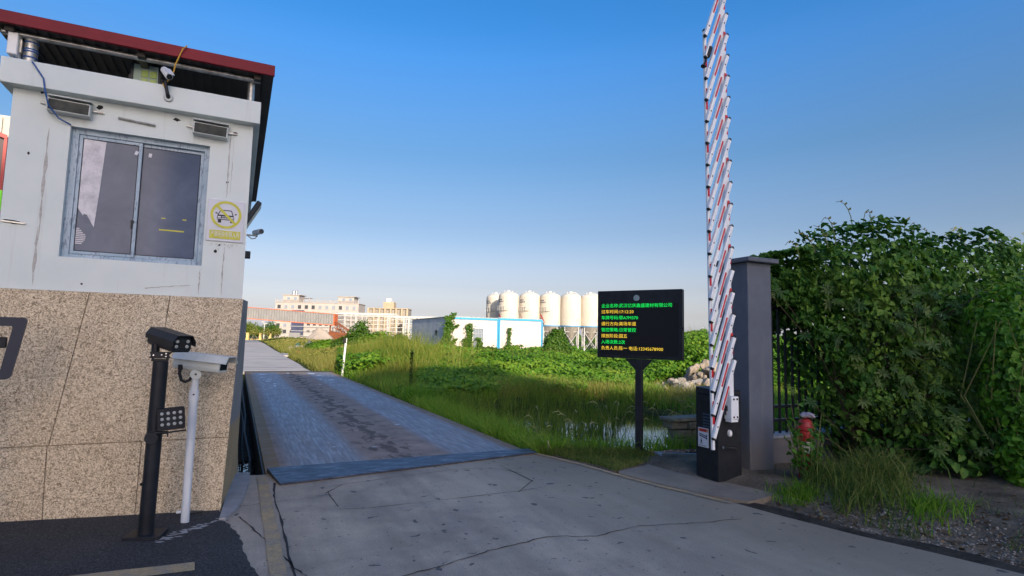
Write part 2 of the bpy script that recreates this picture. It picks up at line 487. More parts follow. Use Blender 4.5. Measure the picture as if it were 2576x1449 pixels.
def _granite(g):
    v = g.coord('Object')
    a = g.noise(v, 46, 3, .55, 2.2); b = g.noise(v, 1.1, 5, .6); c = g.noise(v, 105, 2, .5, 1.0)
    col = g.ramp(a, [(.36, (.20, .155, .10)), (.47, (.46, .375, .265)), (.58, (.76, .64, .47))])
    col = g.mix(.35, col, g.ramp(c, [(.35, .25), (.65, .75)]), 'OVERLAY')
    col = g.mix(.5, col, g.ramp(b, [(.3, (.42, .39, .34)), (.7, (.60, .59, .57))]), 'OVERLAY')
    return g.bsdf(col, .8, 0, .3, g.bump(a, .55, .006))
special('granite', _granite)

def _plaster(g):
    v = g.coord('Object'); vz = g.coord('Object', (5.5, 5.5, .22))
    a = g.noise(v, 1.6, 5, .6); st = g.noise(vz, 2.2, 5, .65); f = g.noise(v, 160, 2, .5); d = g.noise(v, 11, 5, .7)
    col = g.ramp(a, [(.3, (.62, .675, .655)), (.7, (.71, .755, .715))])
    col = g.mix(g.ramp(st, [(.58, 0.0), (.80, .42)]), col, (.38, .37, .34))
    col = g.mix(g.ramp(d, [(.68, 0.0), (.80, .5)]), col, (.40, .37, .31))
    return g.bsdf(col, .75, 0, .3, g.bump(f, .12, .004))
special('plaster', _plaster)
def _pillar(g):
    v = g.coord('Object'); sx = g.node('ShaderNodeSeparateXYZ'); g.link(v, sx.inputs[0])
    a = g.noise(v, 2.2, 6, .65); f = g.noise(v, 90, 3, .6); st = g.noise(g.coord('Object', (6, 6, .3)), 2, 5, .65)
    col = g.ramp(a, [(.3, (.095, .108, .138)), (.7, (.135, .15, .182))])
    col = g.mix(g.ramp(st, [(.55, 0.0), (.75, .45)]), col, (.20, .205, .215))
    sp = g.math('ADD', sx.outputs[2], g.math('MULTIPLY', a, .9))
    col = g.mix(g.ramp(sp, [(.60, .8), (.98, 0.0)]), col, (.165, .145, .125))
    return g.bsdf(col, .8, 0, .3, g.bump(f, .18, .006))
special('pillar_grey', _pillar)

def _render_side(g):
    v = g.coord('Object'); sx = g.node('ShaderNodeSeparateXYZ'); g.link(v, sx.inputs[0])
    a = g.noise(v, 3, 5, .6); f = g.noise(v, 60, 3, .6)
    grey = g.ramp(a, [(.3, (.22, .21, .20)), (.7, (.31, .29, .27))])
    yel = g.ramp(a, [(.3, (.36, .25, .13)), (.7, (.44, .32, .17))])
    edge = g.math('ADD', sx.outputs[2], g.math('MULTIPLY', g.math('SUBTRACT', a, .5), .35))
    col = g.mix(g.ramp(edge, [(.70, 1.0), (.76, 0.0)]), grey, yel)
    return g.bsdf(col, .85, 0, .3, g.bump(f, .4, .008))
special('side_render', _render_side)

def _film(g):
    v = g.coord('Object'); vs = g.coord('Object', (60, 60, 14))
    a = g.ramp(g.noise(vs, 1.0, 3, .6, .3), [(.54, 0.0), (.60, 1.0)])
    b = g.ramp(g.noise(v, 9, 4, .7), [(.40, 0.0), (.55, 1.0)])
    k = g.math('MULTIPLY', g.math('MULTIPLY', a, b), .65)
    col = g.mix(k, g.ramp(g.noise(v, 6, 4, .6), [(.3, (.23, .34, .43)), (.7, (.37, .47, .55))]), (.07, .11, .18))
    return g.bsdf(col, .4, 0, .5)
special('film_frame', _film)

def _pane(g):
    v = g.coord('Object')
    sm = g.ramp(g.noise(v, 2.5, 5, .65, .8), [(.35, (.085, .11, .165)), (.7, (.125, .155, .22))])
    return g.bsdf(sm, .10, 0, .16)
special('grey_glass', _pane)
def _pale_mark(g):  # pale colour of the painted sky reflection, also used for the faint stripes
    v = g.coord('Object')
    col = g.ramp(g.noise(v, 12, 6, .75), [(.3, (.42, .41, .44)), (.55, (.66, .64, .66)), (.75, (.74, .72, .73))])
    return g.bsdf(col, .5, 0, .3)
special('pale_pane_mark', _pale_mark)

def _dirt(g):
    v = g.coord('Object')
    a = g.noise(v, 1.7, 6, .65); b = g.noise(v, 28, 5, .7)
    col = g.ramp(a, [(.3, (.075, .058, .040)), (.52, (.17, .135, .095)), (.72, (.27, .22, .16))])
    col = g.mix(.6, col, g.ramp(b, [(.3, .25), (.7, .72)]), 'OVERLAY')
    return g.bsdf(col, .95, 0, .2, g.bump(g.math('ADD', b, g.math('MULTIPLY', a, .4)), .8, .03))
special('dirt', _dirt)
def _gutter(g):
    v = g.coord('Object')
    a = g.noise(v, 4, 5, .65); b = g.noise(v, 40, 3, .7)
    col = g.ramp(a, [(.35, (.028, .022, .016)), (.65, (.075, .060, .044))])
    return g.bsdf(col, g.ramp(b, [(.35, .6), (.6, .95)]), 0, .2, g.bump(b, .6, .015))
special('wet_dirt', _gutter)
def _soil(g):
    v = g.coord('Object')
    a = g.noise(v, .5, 6, .65); b = g.noise(v, 9, 5, .7)
    col = g.ramp(a, [(.3, (.030, .045, .012)), (.55, (.055, .070, .020)), (.75, (.10, .085, .040))])
    col = g.mix(.5, col, g.ramp(b, [(.3, .25), (.7, .7)]), 'OVERLAY')
    return g.bsdf(col, .95, 0, .15, g.bump(b, .6, .05))
special('soil', _soil)
def _water(g):
    v = g.coord('Object')
    a = g.noise(v, 2.5, 3, .5)
    return g.bsdf((.012, .014, .012), .03, 0, .55, g.bump(a, .06, .02))
special('water', _water)
def _scumwater(g):
    v = g.coord('Object')
    a = g.noise(v, 6.5, 4, .6, 1.2)
    k = g.ramp(a, [(.47, 0.0), (.50, 1.0)])
    p = g.node('ShaderNodeBsdfPrincipled'); p.inputs['Base Color'].default_value = (.012, .012, .012, 1); p.inputs['Roughness'].default_value = .03
    q = g.node('ShaderNodeBsdfPrincipled'); q.inputs['Base Color'].default_value = (.02, .018, .015, 1); q.inputs['Roughness'].default_value = .95
    mx = g.node('ShaderNodeMixShader'); g.link(k, mx.inputs[0]); g.link(p.outputs[0], mx.inputs[1]); g.link(q.outputs[0], mx.inputs[2])
    return mx.outputs[0]
special('scum_water', _scumwater)
def _farroad(g):
    v = g.coord('Object'); vs = g.coord('Object', (.35, 1.1, 1))
    a = g.noise(vs, .8, 6, .7, .5); b = g.noise(v, 14, 4, .6)
    col = g.ramp(a, [(.36, (.20, .19, .195)), (.46, (.40, .37, .345)), (.7, (.52, .475, .42))])
    col = g.mix(.3, col, g.ramp(b, [(.3, .3), (.7, .7)]), 'OVERLAY')
    return g.bsdf(col, .85, 0, .3, g.bump(b, .3, .01))
special('far_concrete', _farroad)
def _apt(g):
    v = g.coord('Object')
    sx = g.node('ShaderNodeSeparateXYZ'); g.link(v, sx.inputs[0])
    lx = g.math('LESS_THAN', g.math('FRACT', g.math('DIVIDE', sx.outputs[0], 1.17)), .07)
    lz = g.math('LESS_THAN', g.math('FRACT', g.math('DIVIDE', sx.outputs[2], 1.07)), .07)
    col = g.ramp(g.noise(v, .2, 4, .6), [(.3, (.40, .36, .335)), (.7, (.45, .405, .375))])
    col = g.mix(g.math('MULTIPLY', g.math('MAXIMUM', lx, lz), .35), col, (.35, .32, .30))
    return g.bsdf(col, .75, 0, .3)
special('panel_wall', _apt)

MT['grass'] = leafmat('grass', (.072, .19, .016), (.165, .355, .028), (.34, .45, .06), .48, .5, .25, .25)
MT['reed'] = leafmat('reed', (.085, .16, .020), (.17, .25, .028), (.34, .32, .075), .45, .5, .25, .3)
MT['yellow_grass'] = leafmat('yellow_grass', (.12, .17, .03), (.28, .27, .06), (.44, .37, .14), .42, .55, .25, .4)
MT['vine'] = leafmat('vine', (.045, .125, .010), (.11, .26, .018), (.25, .36, .035), .42, .45, .3, .35)
MT['bush'] = leafmat('bush', (.028, .080, .010), (.065, .165, .016), (.14, .23, .03), .38, .45, .3, .6)
MT['hedge'] = leafmat('hedge', (.022, .072, .016), (.060, .175, .026), (.19, .33, .055), .36, .5, .22, 1.2)
MT['shrub'] = leafmat('shrub', (.026, .070, .020), (.060, .135, .028), (.15, .19, .06), .28, .48, .25, 1.5)
MT['bright_leaf'] = leafmat('bright_leaf', (.05, .16, .018), (.11, .29, .026), (.25, .42, .04), .45, .45, .3, 1.5)
MT['lawn'] = leafmat('lawn', (.045, .105, .022), (.12, .19, .036), (.30, .28, .095), .33, .6, .2, 1.2)

# ------------------------------------------------------------------ leaf and blade generators
def frames(N, RNGg=RNG):
    N = N / np.linalg.norm(N, axis=1, keepdims=True)
    r = RNGg.normal(size=N.shape)
    t = r - N * np.sum(r * N, axis=1, keepdims=True)
    t /= np.linalg.norm(t, axis=1, keepdims=True)
    return N, t, np.cross(N, t)
def leaf_arrays(P, N, size, wid=.62, fold=.18, droop=None, simple=False):
    n = len(P); N, T, B = frames(N)
    if droop is not None:
        T = T + np.array([0, 0, -1.0]) * droop; T -= N * np.sum(T * N, 1, keepdims=True); T /= np.linalg.norm(T, axis=1, keepdims=True); B = np.cross(N, T)
    s = np.asarray(size).reshape(-1, 1)
    pt = lambda a, b, c: P + (T * a + B * b * wid + N * c) * s
    if simple:
        V = np.stack([pt(-.5, 0, 0), pt(0, .5, fold), pt(.5, 0, -.05), pt(0, -.5, fold)], 1).reshape(-1, 3)
        i = np.arange(n)[:, None] * 4
        return V, [np.hstack([i, i + 1, i + 2]), np.hstack([i, i + 2, i + 3])], 4
    V = np.stack([pt(-.5, 0, 0), pt(-.18, .48, fold), pt(.2, .36, fold * .8), pt(.5, 0, -.10), pt(.2, -.36, fold * .8), pt(-.18, -.48, fold)], 1).reshape(-1, 3)
    i = np.arange(n)[:, None] * 6
    return V, [np.hstack([i, i + 1, i + 2, i + 3]), np.hstack([i, i + 3, i + 4, i + 5])], 6
def leaves(name, P, N, size, mat, tint, parent=None, **kw):
    V, F, k = leaf_arrays(P, N, size, **kw)
    return npmesh(name, V, F, mat, np.repeat(tint, k), parent)
def blade_arrays(P, h, w, lean, az, bend=.5):
    n = len(P)
    d = np.stack([np.cos(az), np.sin(az), np.zeros(n)], 1)
    ya = RNG.uniform(0, 2 * math.pi, n)
    s = np.stack([np.cos(ya), np.sin(ya), np.zeros(n)], 1) * (w[:, None] * .5)
    up = np.array([0, 0, 1.0])
    h = h[:, None]; lean = lean[:, None]
    p1 = P + up * h * .5 + d * h * lean * .32
    p2 = P + up * h * (1 - lean * bend * .5) + d * h * lean
    V = np.stack([P - s, P + s, p1 - s * .8, p1 + s * .8, p2], 1).reshape(-1, 3)
    i = np.arange(n)[:, None] * 5
    return V, [np.hstack([i, i + 1, i + 3, i + 2]), np.hstack([i + 2, i + 3, i + 4])], 5
def blades(name, P, h, w, lean, mat, tint, parent=None, az=None, bend=.5):
    if az is None: az = RNG.uniform(0, 2 * math.pi, len(P))
    V, F, k = blade_arrays(P, h, w, lean, az, bend)
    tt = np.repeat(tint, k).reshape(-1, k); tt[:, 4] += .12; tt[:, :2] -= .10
    return npmesh(name, V, F, mat, tt.ravel(), parent)
def wedge(n, d0, d1, u0, u1, pw=1.0):
    """plan points spread over a fan of ground in front of the gate"""
    u = RNG.uniform(u0, u1, n); d = d0 * (d1 / d0) ** (RNG.random(n) ** pw)
    return d * (u * CS + SN), d * (-u * SN + CS)

# ================================================================== SETTING
EDGE = [(6.6, -9), (6.0, -2), (5.6, .6), (5.22, 2.28), (5.12, 2.6), (5.02, 2.94), (4.89, 3.3), (4.79, 3.73), (4.73, 4.01), (4.66, 4.43), (4.58, 4.7), (4.52, 4.95), (4.44, 5.17), (4.33, 5.64), (4.26, 6.1), (4.20, 6.48), (4.06, 7.0), (3.93, 7.44)]
def edge_x(y):
    ys = [p[1] for p in EDGE]; xs = [p[0] for p in EDGE]
    return np.interp(y, ys, xs)

def bank_line(x):
    return np.maximum(7.3 - .55 * (np.asarray(x, float) - 4.17), 6.5)
def terrain_z(x, y):
    x = np.asarray(x, float); y = np.asarray(y, float)
    z = -.16 + .22 * (vnoise(x, y, 5.0) - .5) + .06 * (vnoise(x, y, 1.2) - .5)
    z = np.where(y > 17, z + .35 * sstep(17, 30, y) * sstep(3.5, 8, x), z)
    # pond hollow
    q = np.sqrt(((x - 7.5) / 3.7) ** 2 + ((y - 11.0) / 4.7) ** 2) + .18 * (vnoise(x, y, 2.3) - .5)
    z = z - .55 * (1 - sstep(.72, 1.12, q))
    # near bank falls from the lawn to the pond
    t_ = y - bank_line(x)
    z = z - .18 * sstep(0, .5, t_) * (1 - sstep(2.5, 4, t_))
    # earth shoulder under the hedge
    sh = sstep(0, .9, x - edge_x(np.clip(y, -9, 7.4)) - .35) * sstep(7.3, 6.2, y)
    z = np.where(y < 7.4, (1 - sh) * -.05 + sh * (.06 + .10 * (vnoise(x, y, 1.1) - .3) + .05 * (vnoise(x, y, .35) - .5)), z)
    # road bed and weighbridge pit
    far = sstep(28, 60, y)
    bed = (x < np.where(y > 26.5, 3.35, np.where(y > 7.2, 4.05, edge_x(np.clip(y, -9, 7.4)) + .12)))
    z = np.where(bed & (y < 190), -.14, z)
    z = np.where((x > -.6) & (x < 4.02) & (y > 7.25) & (y < 26.5), -1.3, z)
    return z
def axis_pts(spans):
    out = []
    for a, b, st in spans:
        out += list(np.arange(a, b, st))
    return np.array(sorted(set(np.round(out + [spans[-1][1]], 3))))
gx = axis_pts([(-1500, -200, 130), (-200, -20, 15), (-20, -2, 2.0), (-2, 3, .5), (3, 15, .22), (15, 40, .8), (40, 120, 5), (120, 1500, 90)])
gy = axis_pts([(-400, -20, 40), (-20, 0, 2.5), (0, 17, .22), (17, 40, .7), (40, 130, 4), (130, 300, 20), (300, 2500, 150)])
XX, YY = np.meshgrid(gx, gy)
ZZ = terrain_z(XX, YY)
n1, n0 = XX.shape
idx = np.arange(n1 * n0).reshape(n1, n0)
quad = np.stack([idx[:-1, :-1], idx[:-1, 1:], idx[1:, 1:], idx[1:, :-1]], -1).reshape(-1, 4)
cxy = np.stack([XX.ravel(), YY.ravel()], 1)[quad].mean(1)
shoulder = (cxy[:, 1] < 6.6) & (cxy[:, 0] > edge_x(np.clip(cxy[:, 1], -9, 7.4))) & (cxy[:, 0] < 14) & (cxy[:, 1] > -9)
tz = npmesh('ground', np.stack([XX.ravel(), YY.ravel(), ZZ.ravel()], 1), [quad], [MT['soil'], MT['dirt']], smooth=True, mi=shoulder.astype(int))
struct(tz)

def sheet(name, poly, z, mat, thick=.12, kind=True, parent=None):
    mb = MB(); mb.prism(poly, z - thick, z, 'z')
    o = mb.build(name, mat, parent)
    if kind: struct(o)
    return o
# concrete apron in front of the weighbridge (its near corner leaves the pit open)
road_poly = [(-9, -9)] + EDGE[:-1] + [(3.93, 7.28), (.40, 7.28), (.10, 7.33), (-.3, 7.33), (-.3, 5.6), (-9, 5.6)]
road = sheet('road', road_poly, 0.0, MT['concrete'], .14)
# cracks, saw cuts and joints lie in the concrete as thin dark ribbons
def ribbon(pts, w, jit=.0, seed=1, sub=6):
    rr = random.Random(seed); P = []
    for (a, b) in zip(pts[:-1], pts[1:]):
        for i in range(sub):
            t = i / sub
            P.append(Vector((a[0] + (b[0] - a[0]) * t + rr.uniform(-jit, jit), a[1] + (b[1] - a[1]) * t + rr.uniform(-jit, jit), 0)))
    P.append(Vector((*pts[-1], 0)))
    vs, fs = [], []
    for i, p in enumerate(P):
        d = (P[min(i + 1, len(P) - 1)] - P[max(i - 1, 0)]).normalized(); s = Vector((-d.y, d.x, 0)) * w * rr.uniform(.25, 1.0) * .5
        vs += [p - s, p + s]
        if i: fs.append((2 * i - 2, 2 * i - 1, 2 * i + 1, 2 * i))
    return [tuple(v) for v in vs], fs
MT['crack'] = M('crack', (.028, .026, .027), None, rough=.95)
for nm, pts, w, j in (
    ('crack', [(.75, 3.80), (1.12, 3.93), (1.43, 4.01), (1.71, 4.1), (2.05, 4.19), (2.43, 4.24), (2.77, 4.1), (3.24, 4.19), (3.62, 4.12), (3.8, 4.06), (4.3, 4.0)], .015, .014),
    ('crack', [(.1, 5.71), (.25, 5.16), (.37, 4.69), (.45, 4.34), (.53, 4.1), (.62, 3.8)], .017, .008),
    ('saw_cut', [(.95, 6.27), (.93, 6.24), (.95, 5.71)], .012, .002),
    ('saw_cut', [(.90, 6.22), (1.12, 6.53)], .018, .003),
    ('saw_cut', [(1.02, 6.5), (1.76, 6.66), (2.54, 6.79), (2.97, 6.70), (3.20, 6.34)], .010, .006),
    ('saw_cut', [(.94, 5.62), (1.2, 5.56), (1.88, 5.57), (2.82, 5.61), (3.12, 5.66)], .011, .004),
    ('saw_cut', [(2.78, 5.58), (3.16, 5.98)], .011, .002),
    ('saw_cut', [(3.14, 5.93), (3.12, 6.80)], .012, .002),
    ('joint', [(.08, 6.03), (.45, 6.08), (.95, 6.12)], .010, .003),
    ('joint', [(.455, 6.85), (.42, 6.2), (.435, 5.4), (.43, 4.6), (.45, 3.6), (.46, 1.5)], .026, .006)):
    vs, fs = ribbon(pts, w, j, len(nm) + int(pts[0][0] * 100))
    mb = MB(); mb.add([(a, b, .004) for a, b, c in vs], fs)
    mb.build(nm, MT['crack'], road)
# faded orange lane line and the line along the outer kerb
def strip(pts, w, z, mat, name, parent=None, jit=.01, seed=3):
    rr = random.Random(seed); vs, fs = [], []
    P = [Vector((*p, 0)) for p in pts]
    for i, p in enumerate(P):
        d = (P[min(i + 1, len(P) - 1)] - P[max(i - 1, 0)]).normalized(); s = Vector((-d.y, d.x, 0)) * w * .5
        a = p - s * (1 + rr.uniform(-jit, jit) * 8); b = p + s * (1 + rr.uniform(-jit, jit) * 8)
        vs += [(a.x, a.y, z), (b.x, b.y, z)]
        if i: fs.append((2 * i - 2, 2 * i - 1, 2 * i + 1, 2 * i))
    mb = MB(); mb.add(vs, fs)
    return mb.build(name, mat, parent)
strip([(.345 + .004 * random.uniform(-1, 1), 7.2 - .25 * i) for i in range(25)], .105, .008, MT['road_paint'], 'lane_line', road)
strip([(x - .05, y) for x, y in EDGE[9:]], .075, .008, MT['road_paint'], 'edge_line', road)
# ragged asphalt patch round the booth
rr = random.Random(5)
asp = [(-9, -9), (.75, -9), (.5, 0), (.36, 2.6), (.27, 3.6)]
for i in range(31):
    t = i / 30; y = 3.8 + 1.85 * t
    asp.append((np.interp(y, [3.8, 4.3, 4.69, 5.21, 5.4, 5.65], [.26, .21, .15, .10, .05, -.02]) + rr.uniform(-.012, .012), y))
asp += [(-.06, 5.93), (-9, 5.93)]
aspz = lambda x: .014 - .045 * x
aspo = sheet('asphalt_pavement', asp, .0, MT['asphalt'], .14)
for v in aspo.data.vertices: v.co.z += aspz(v.co.x)
strip([(-.9, 4.50), (-.6, 4.53), (-.4, 4.545), (-.17, 4.56)], .16, .0, MT['road_paint'], 'painted_mark', aspo)
for v in aspo.children[0].data.vertices: v.co.z = aspz(v.co.x) + .004
sheet('cement_fillet', [(-.05, 5.6), (.0, 5.62), (.07, 5.80), (.14, 6.2), (.20, 6.8), (.22, 7.32), (.07, 7.33), (.0, 6.6), (-.03, 5.94)], .034, M('cement', (.34, .33, .32), (.26, .25, .25), 6, .85, bump=.3, bscale=60), .05)
# splashes of set cement on the asphalt by the pole
mb = MB(); rr = random.Random(8)
for i in range(70):
    t = rr.random(); cx = -.46 + .44 * t + rr.uniform(-.035, .035); cy = 5.17 + .46 * t + rr.uniform(-.06, .06) * (1.2 - t * .6)
    r = rr.uniform(.008, .026); k = rr.randint(5, 7)
    a0 = rr.random() * 6
    vs = [(cx + r * (1.6 if j % 2 else .8) * math.cos(a0 + j * 2 * math.pi / k), cy + r * .7 * math.sin(a0 + j * 2 * math.pi / k) * rr.uniform(.6, 1.2), .004 + aspz(cx + r * (1.6 if j % 2 else .8) * math.cos(a0 + j * 2 * math.pi / k)) + .0001 * i / 70) for j in range(k)]
    mb.add(vs, [tuple(range(k))])
tag(mb.build('cement_splash', M('cement_splash', (.40, .39, .37), (.32, .31, .30), 9, .9)), kind='stuff')
# concrete pad carrying the barrier and the gate pillar, with a loose slab
pad = sheet('concrete_pad', [(4.36, 5.98), (5.46, 6.33), (5.70, 6.5), (6.35, 6.4), (6.30, 5.0), (5.94, 4.78), (5.57, 4.55), (5.1, 4.42), (4.80, 4.38), (4.60, 4.72), (4.46, 5.17), (4.36, 5.64), (4.30, 5.9)], .012, M('pad_concrete', (.28, .225, .165), (.19, .155, .115), 2.4, .85, bump=.5, bscale=30), .1)
tag(sheet('paving_slab', [(5.30, 6.30), (5.95, 6.02), (6.02, 6.2), (5.42, 6.62)], .075, M('pale_slab', (.33, .34, .36), (.25, .26, .28), 4, .8), .055, False), 'pale flat concrete slab lying on the ground behind the black cabinet', 'slab')
# dark wet gutter strip along the dirt shoulder
gut = [(x + .0, y) for x, y in EDGE if y < 4.6]
gut = gut + [(x + .24 + .06 * math.sin(y * 5), y) for x, y in reversed(gut)]
sheet('gutter', gut, -.012, MT['wet_dirt'], .03)
# far road past the weighbridge
fr = [(-3.2, 27.02), (3.10, 27.02), (3.05, 30), (3.2, 34), (3.3, 45), (3.5, 54), (3.6, 66), (4.4, 112), (4.8, 165), (-60, 165), (-60, 150), (-3.2, 150)]
sheet('far_road', fr, 0.0, MT['far_concrete'], .10)
sheet('cross_lane', [(3.40, 49), (3.9, 49), (9, 52), (16, 57), (15, 60), (8, 56), (3.6, 55)], .0, MT['far_concrete'], .12)
# pond
wp = [(7.9 + 5.6 * math.cos(a) * (1 + .1 * math.sin(3 * a)), 11.2 + 5.6 * math.sin(a)) for a in np.linspace(0, 2 * math.pi, 40, endpoint=False)]
wp = [(max(x, 4.15), max(y, float(bank_line(x)) + .28)) for x, y in wp]
struct(sheet('pond_water', wp, -.31, MT['water'], .01))

# ------------------------------------------------------------------ weighbridge and its pit
wb = thing('weighbridge', 'long worn steel truck weighbridge deck running out to the far road', 'weighbridge', (2.14, 16.9, 0))
ys = [7.30, 10.15, 13.3, 16.6, 20.0, 23.3, 26.62]
for i in range(6):
    for (a, b) in ((.39, 2.137), (2.143, 3.89)):
        mb = MB(); mb.box(a - 2.14, b - 2.14, ys[i] + .004 - 16.9, ys[i + 1] - .004 - 16.9, -.05, .0)
        o = mb.build('deck_plate', MT['deck_steel'], wb)
        # keep one texture space across all plates
        o.location = (-2.14, -16.9, 0)
        for v in o.data.vertices: v.co += Vector((2.14, 16.9, 0))
mb = MB()
for x in (.42, 1.3, 2.14, 3.0, 3.83): mb.box(x - .05 - 2.14, x + .05 - 2.14, 7.4 - 16.9, 26.5 - 16.9, -.5, -.055)
mb.build('beam', MT['black_metal'], wb)
mb = MB(); mb.box(.36 - 2.14, 3.95 - 2.14, 26.66 - 16.9, 26.74 - 16.9, -.3, .045); mb.build('end_stop', MT['black_metal'], wb)
mb = MB(); mb.box(.36 - 2.14, 3.95 - 2.14, 26.76 - 16.9, 27.0 - 16.9, -.3, .012); mb.build('end_beam', MT['road_paint'], wb)
rr = random.Random(12)
SPL = M('paint_splash', (.60, .64, .68), None, rough=.6)
for (x, y, w, h) in [(1.0, 25.2, .42, .6), (.95, 23.6, .22, .35), (1.12, 22.6, .26, .3), (1.05, 21.6, .3, .35), (1.2, 20.5, .1, .5), (2.0, 25.9, .22, .4), (2.9, 25.7, .34, .7), (3.05, 24.2, .3, .6), (2.85, 22.3, .14, .5), (3.2, 21.9, .22, .6), (2.55, 19.9, .1, .2), (1.16, 19.6, .12, .6), (1.36, 8.75, .07, .05), (1.9, 8.55, .11, .05), (2.75, 10.6, .12, .10), (1.4, 9.1, .03, .03)]:
    k = 11; mb = MB()
    mb.add([(x - 2.14 + w * .5 * math.cos(j * 6.283 / k) * rr.uniform(.5, 1.15), y - 16.9 + h * .5 * math.sin(j * 6.283 / k) * rr.uniform(.5, 1.15), .004) for j in range(k)], [tuple(range(k))])
    mb.build('paint_splash', SPL, wb)
# thick steel plate bridging the gap onto the concrete
rp = thing('steel_ramp_plate', 'blue-black loose steel ramp plate at the near end of the weighbridge', 'ramp plate', (2.2, 7.0, 0))
mb = MB(); mb.add([(.50, 6.70, .006), (3.95, 6.72 + .62, .006), (3.93, 7.60, .006), (.40, 7.40, .006), (.50, 6.70, .024), (3.95, 7.34, .024), (3.93, 7.60, .030), (.40, 7.40, .052)], [(3, 2, 1, 0), (4, 5, 6, 7), (0, 1, 5, 4), (1, 2, 6, 5), (2, 3, 7, 6), (3, 0, 4, 7)])
mb.v = [(x - 2.2, y - 7.0, z) for x, y, z in mb.v]
mb.build('plate', MT['ramp_steel'], rp, bevel=.004)
mb = MB(); mb.box(.02, .10, 7.34, 26.5, -1.0, -.02); mb.box(.02, .44, 7.335, 7.34, -1.0, -.035); struct(mb.build('pit_wall', MT['side_render']))
mb = MB(); mb.box(.10, .385, 7.36, 7.42, -.16, -.05); struct(mb.build('pit_edge_angle', MT['black_metal']))
struct(sheet('pit_water', [(.102, 7.36), (.40, 7.36), (.40, 11.2), (.102, 11.2)], -.62, MT['scum_water'], .02))
sheet('pit_sludge', [(.102, 11.2), (.40, 11.2), (.40, 26.4), (.102, 26.4)], -.60, MT['wet_dirt'], .02)
mb = MB(); mb.tube([(.30, 26, -.18), (.24, 20, -.22), (.28, 15, -.30), (.22, 12, -.22), (.29, 10, -.34), (.26, 8.6, -.45), (.29, 7.7, -.56), (.25, 7.4, -.60)], .022, 8)
tag(mb.build('hose', MT['hose'], smooth=True), 'thick brown hose hanging in the narrow pit beside the weighbridge', 'hose')
mb = MB(); mb.tube([(.20, 22, -.12), (.17, 16, -.20), (.20, 12.5, -.10), (.17, 10.6, -.26), (.19, 9.4, -.30)], .012, 6)
tag(mb.build('cable', MT['rubber'], smooth=True), 'thin black cable looped along the pit wall under the booth', 'cable')

# ------------------------------------------------------------------ unseen yard behind the lens, and a tower added to shade the gate
sheet('unseen_yard', [(-60, -62), (70, -62), (70, -9.02), (6.4, -9.02), (-9.02, -9.02), (-9.02, 5.6), (-60, 5.6)], -.005, MT['far_concrete'], .13)
TY = 60.0; K = 1 / math.tan(SUN_EL); SH = math.tan(SUN_AZ - math.pi)
tw = thing('added_shade_tower', 'tall plain tower block added out of view to shade the gate', 'building', (0, -TY, 0))
th_ = lambda reach: (reach + TY) / K
tx_ = lambda x, y: x - SH * (TY + y)
prof = [(tx_(-4, 6), 0), (tx_(16, 6), 0)] + [(tx_(x, r), th_(r)) for x, r in ((16, 11.8), (12.6, 11.9), (11.4, 12.4), (10.9, 13.4), (9.7, 15.6), (9.25, 17.4), (9.0, 21.5), (8.6, 23.2), (4.0, 24.0), (1.6, 26.4), (-4, 27.6))]  # skyline shaped so its shadow edge falls across the field
mb = MB(); mb.prism(prof, -12, 0, 'y'); mb.build('wall', MT['shade_tower_wall'], tw)
wn = None
for i in range(6):
    for j in range(8):
        p = (prof[0][0] + 2.4 + i * 3.1, .03, 2.2 + j * 3.1)
        if wn is None:
            mb = MB(); mb.box(-.8, .8, -.027, .03, -.8, .8); wn = mb.build('window', MT['win_dark'], tw); wn.location = p  # window of the added shade tower, out of view
        else: inst(wn, p)

# ================================================================== GUARD BOOTH
booth = thing('guard_booth', 'white guard booth on a speckled granite base under a flat red-edged roof', 'guard booth', (0, 5.95, 0))
# local frame: y = 0 is the plane of the front wall
GY0, GY1 = -.025, .0
J = .004                                 # open joints; the slabs are cut with raking edges
def slab(xb0, xb1, xt0, xt1, z0, z1):
    y0 = GY0 + random.uniform(-.002, .002)
    mb = MB(); mb.add([(xb0, y0, z0), (xb1, y0, z0), (xb1, GY1, z0), (xb0, GY1, z0), (xt0, y0, z1), (xt1, y0, z1), (xt1, GY1, z1), (xt0, GY1, z1)], [(3,2,1,0),(4,5,6,7),(0,1,5,4),(1,2,6,5),(2,3,7,6),(3,0,4,7)])
    mb.build('stone_panel', MT['granite'], booth, bevel=.003)
fx = lambda z: -.045 + .075 * z / 1.93
slab(-2.7, -1.332 - J, -2.6, -1.345 - J, .0, .655); slab(-1.332, -.700 - J, -1.345, -.690 - J, .0, .655); slab(-.700, fx(0), -.690, fx(.655), .0, .655)
slab(-2.6, -1.335 - J, -2.6, -1.150 - J, .660, 1.925); slab(-1.335, -.665 - J, -1.150, -.560 - J, .660, 1.925); slab(-.665, fx(.66), -.560, fx(1.925), .660, 1.925)
mb = MB()
mb.add([(-2.6, .002, -.05), (-.047, .002, -.05), (.075, 1.42, -.05), (.075, 3.6, -.05), (-2.6, 3.6, -.05), (-2.6, .002, 1.925), (.028, .002, 1.925), (.075, .35, 1.925), (.075, 3.6, 1.925), (-2.6, 3.6, 1.925)],
       [(4, 3, 2, 1, 0), (5, 6, 7, 8, 9), (0, 1, 6, 5), (1, 2, 7, 6), (2, 3, 8, 7), (3, 4, 9, 8), (4, 0, 5, 9)])
mb.build('base', MT['side_render'], booth)
WX0, WX1, WZ0, WZ1 = -1.395, -.335, 2.215, 3.345
mb = MB(); T = .10
for b in ((-1.80, WX0, 0, T, 1.928, 3.6), (WX1, .02, 0, T, 1.928, 3.6), (WX0, WX1, 0, T, 1.928, WZ0), (WX0, WX1, 0, T, WZ1, 3.6)): mb.box(*b)
mb.box(-1.80, .02, T, 5.2, 1.928, 3.6)
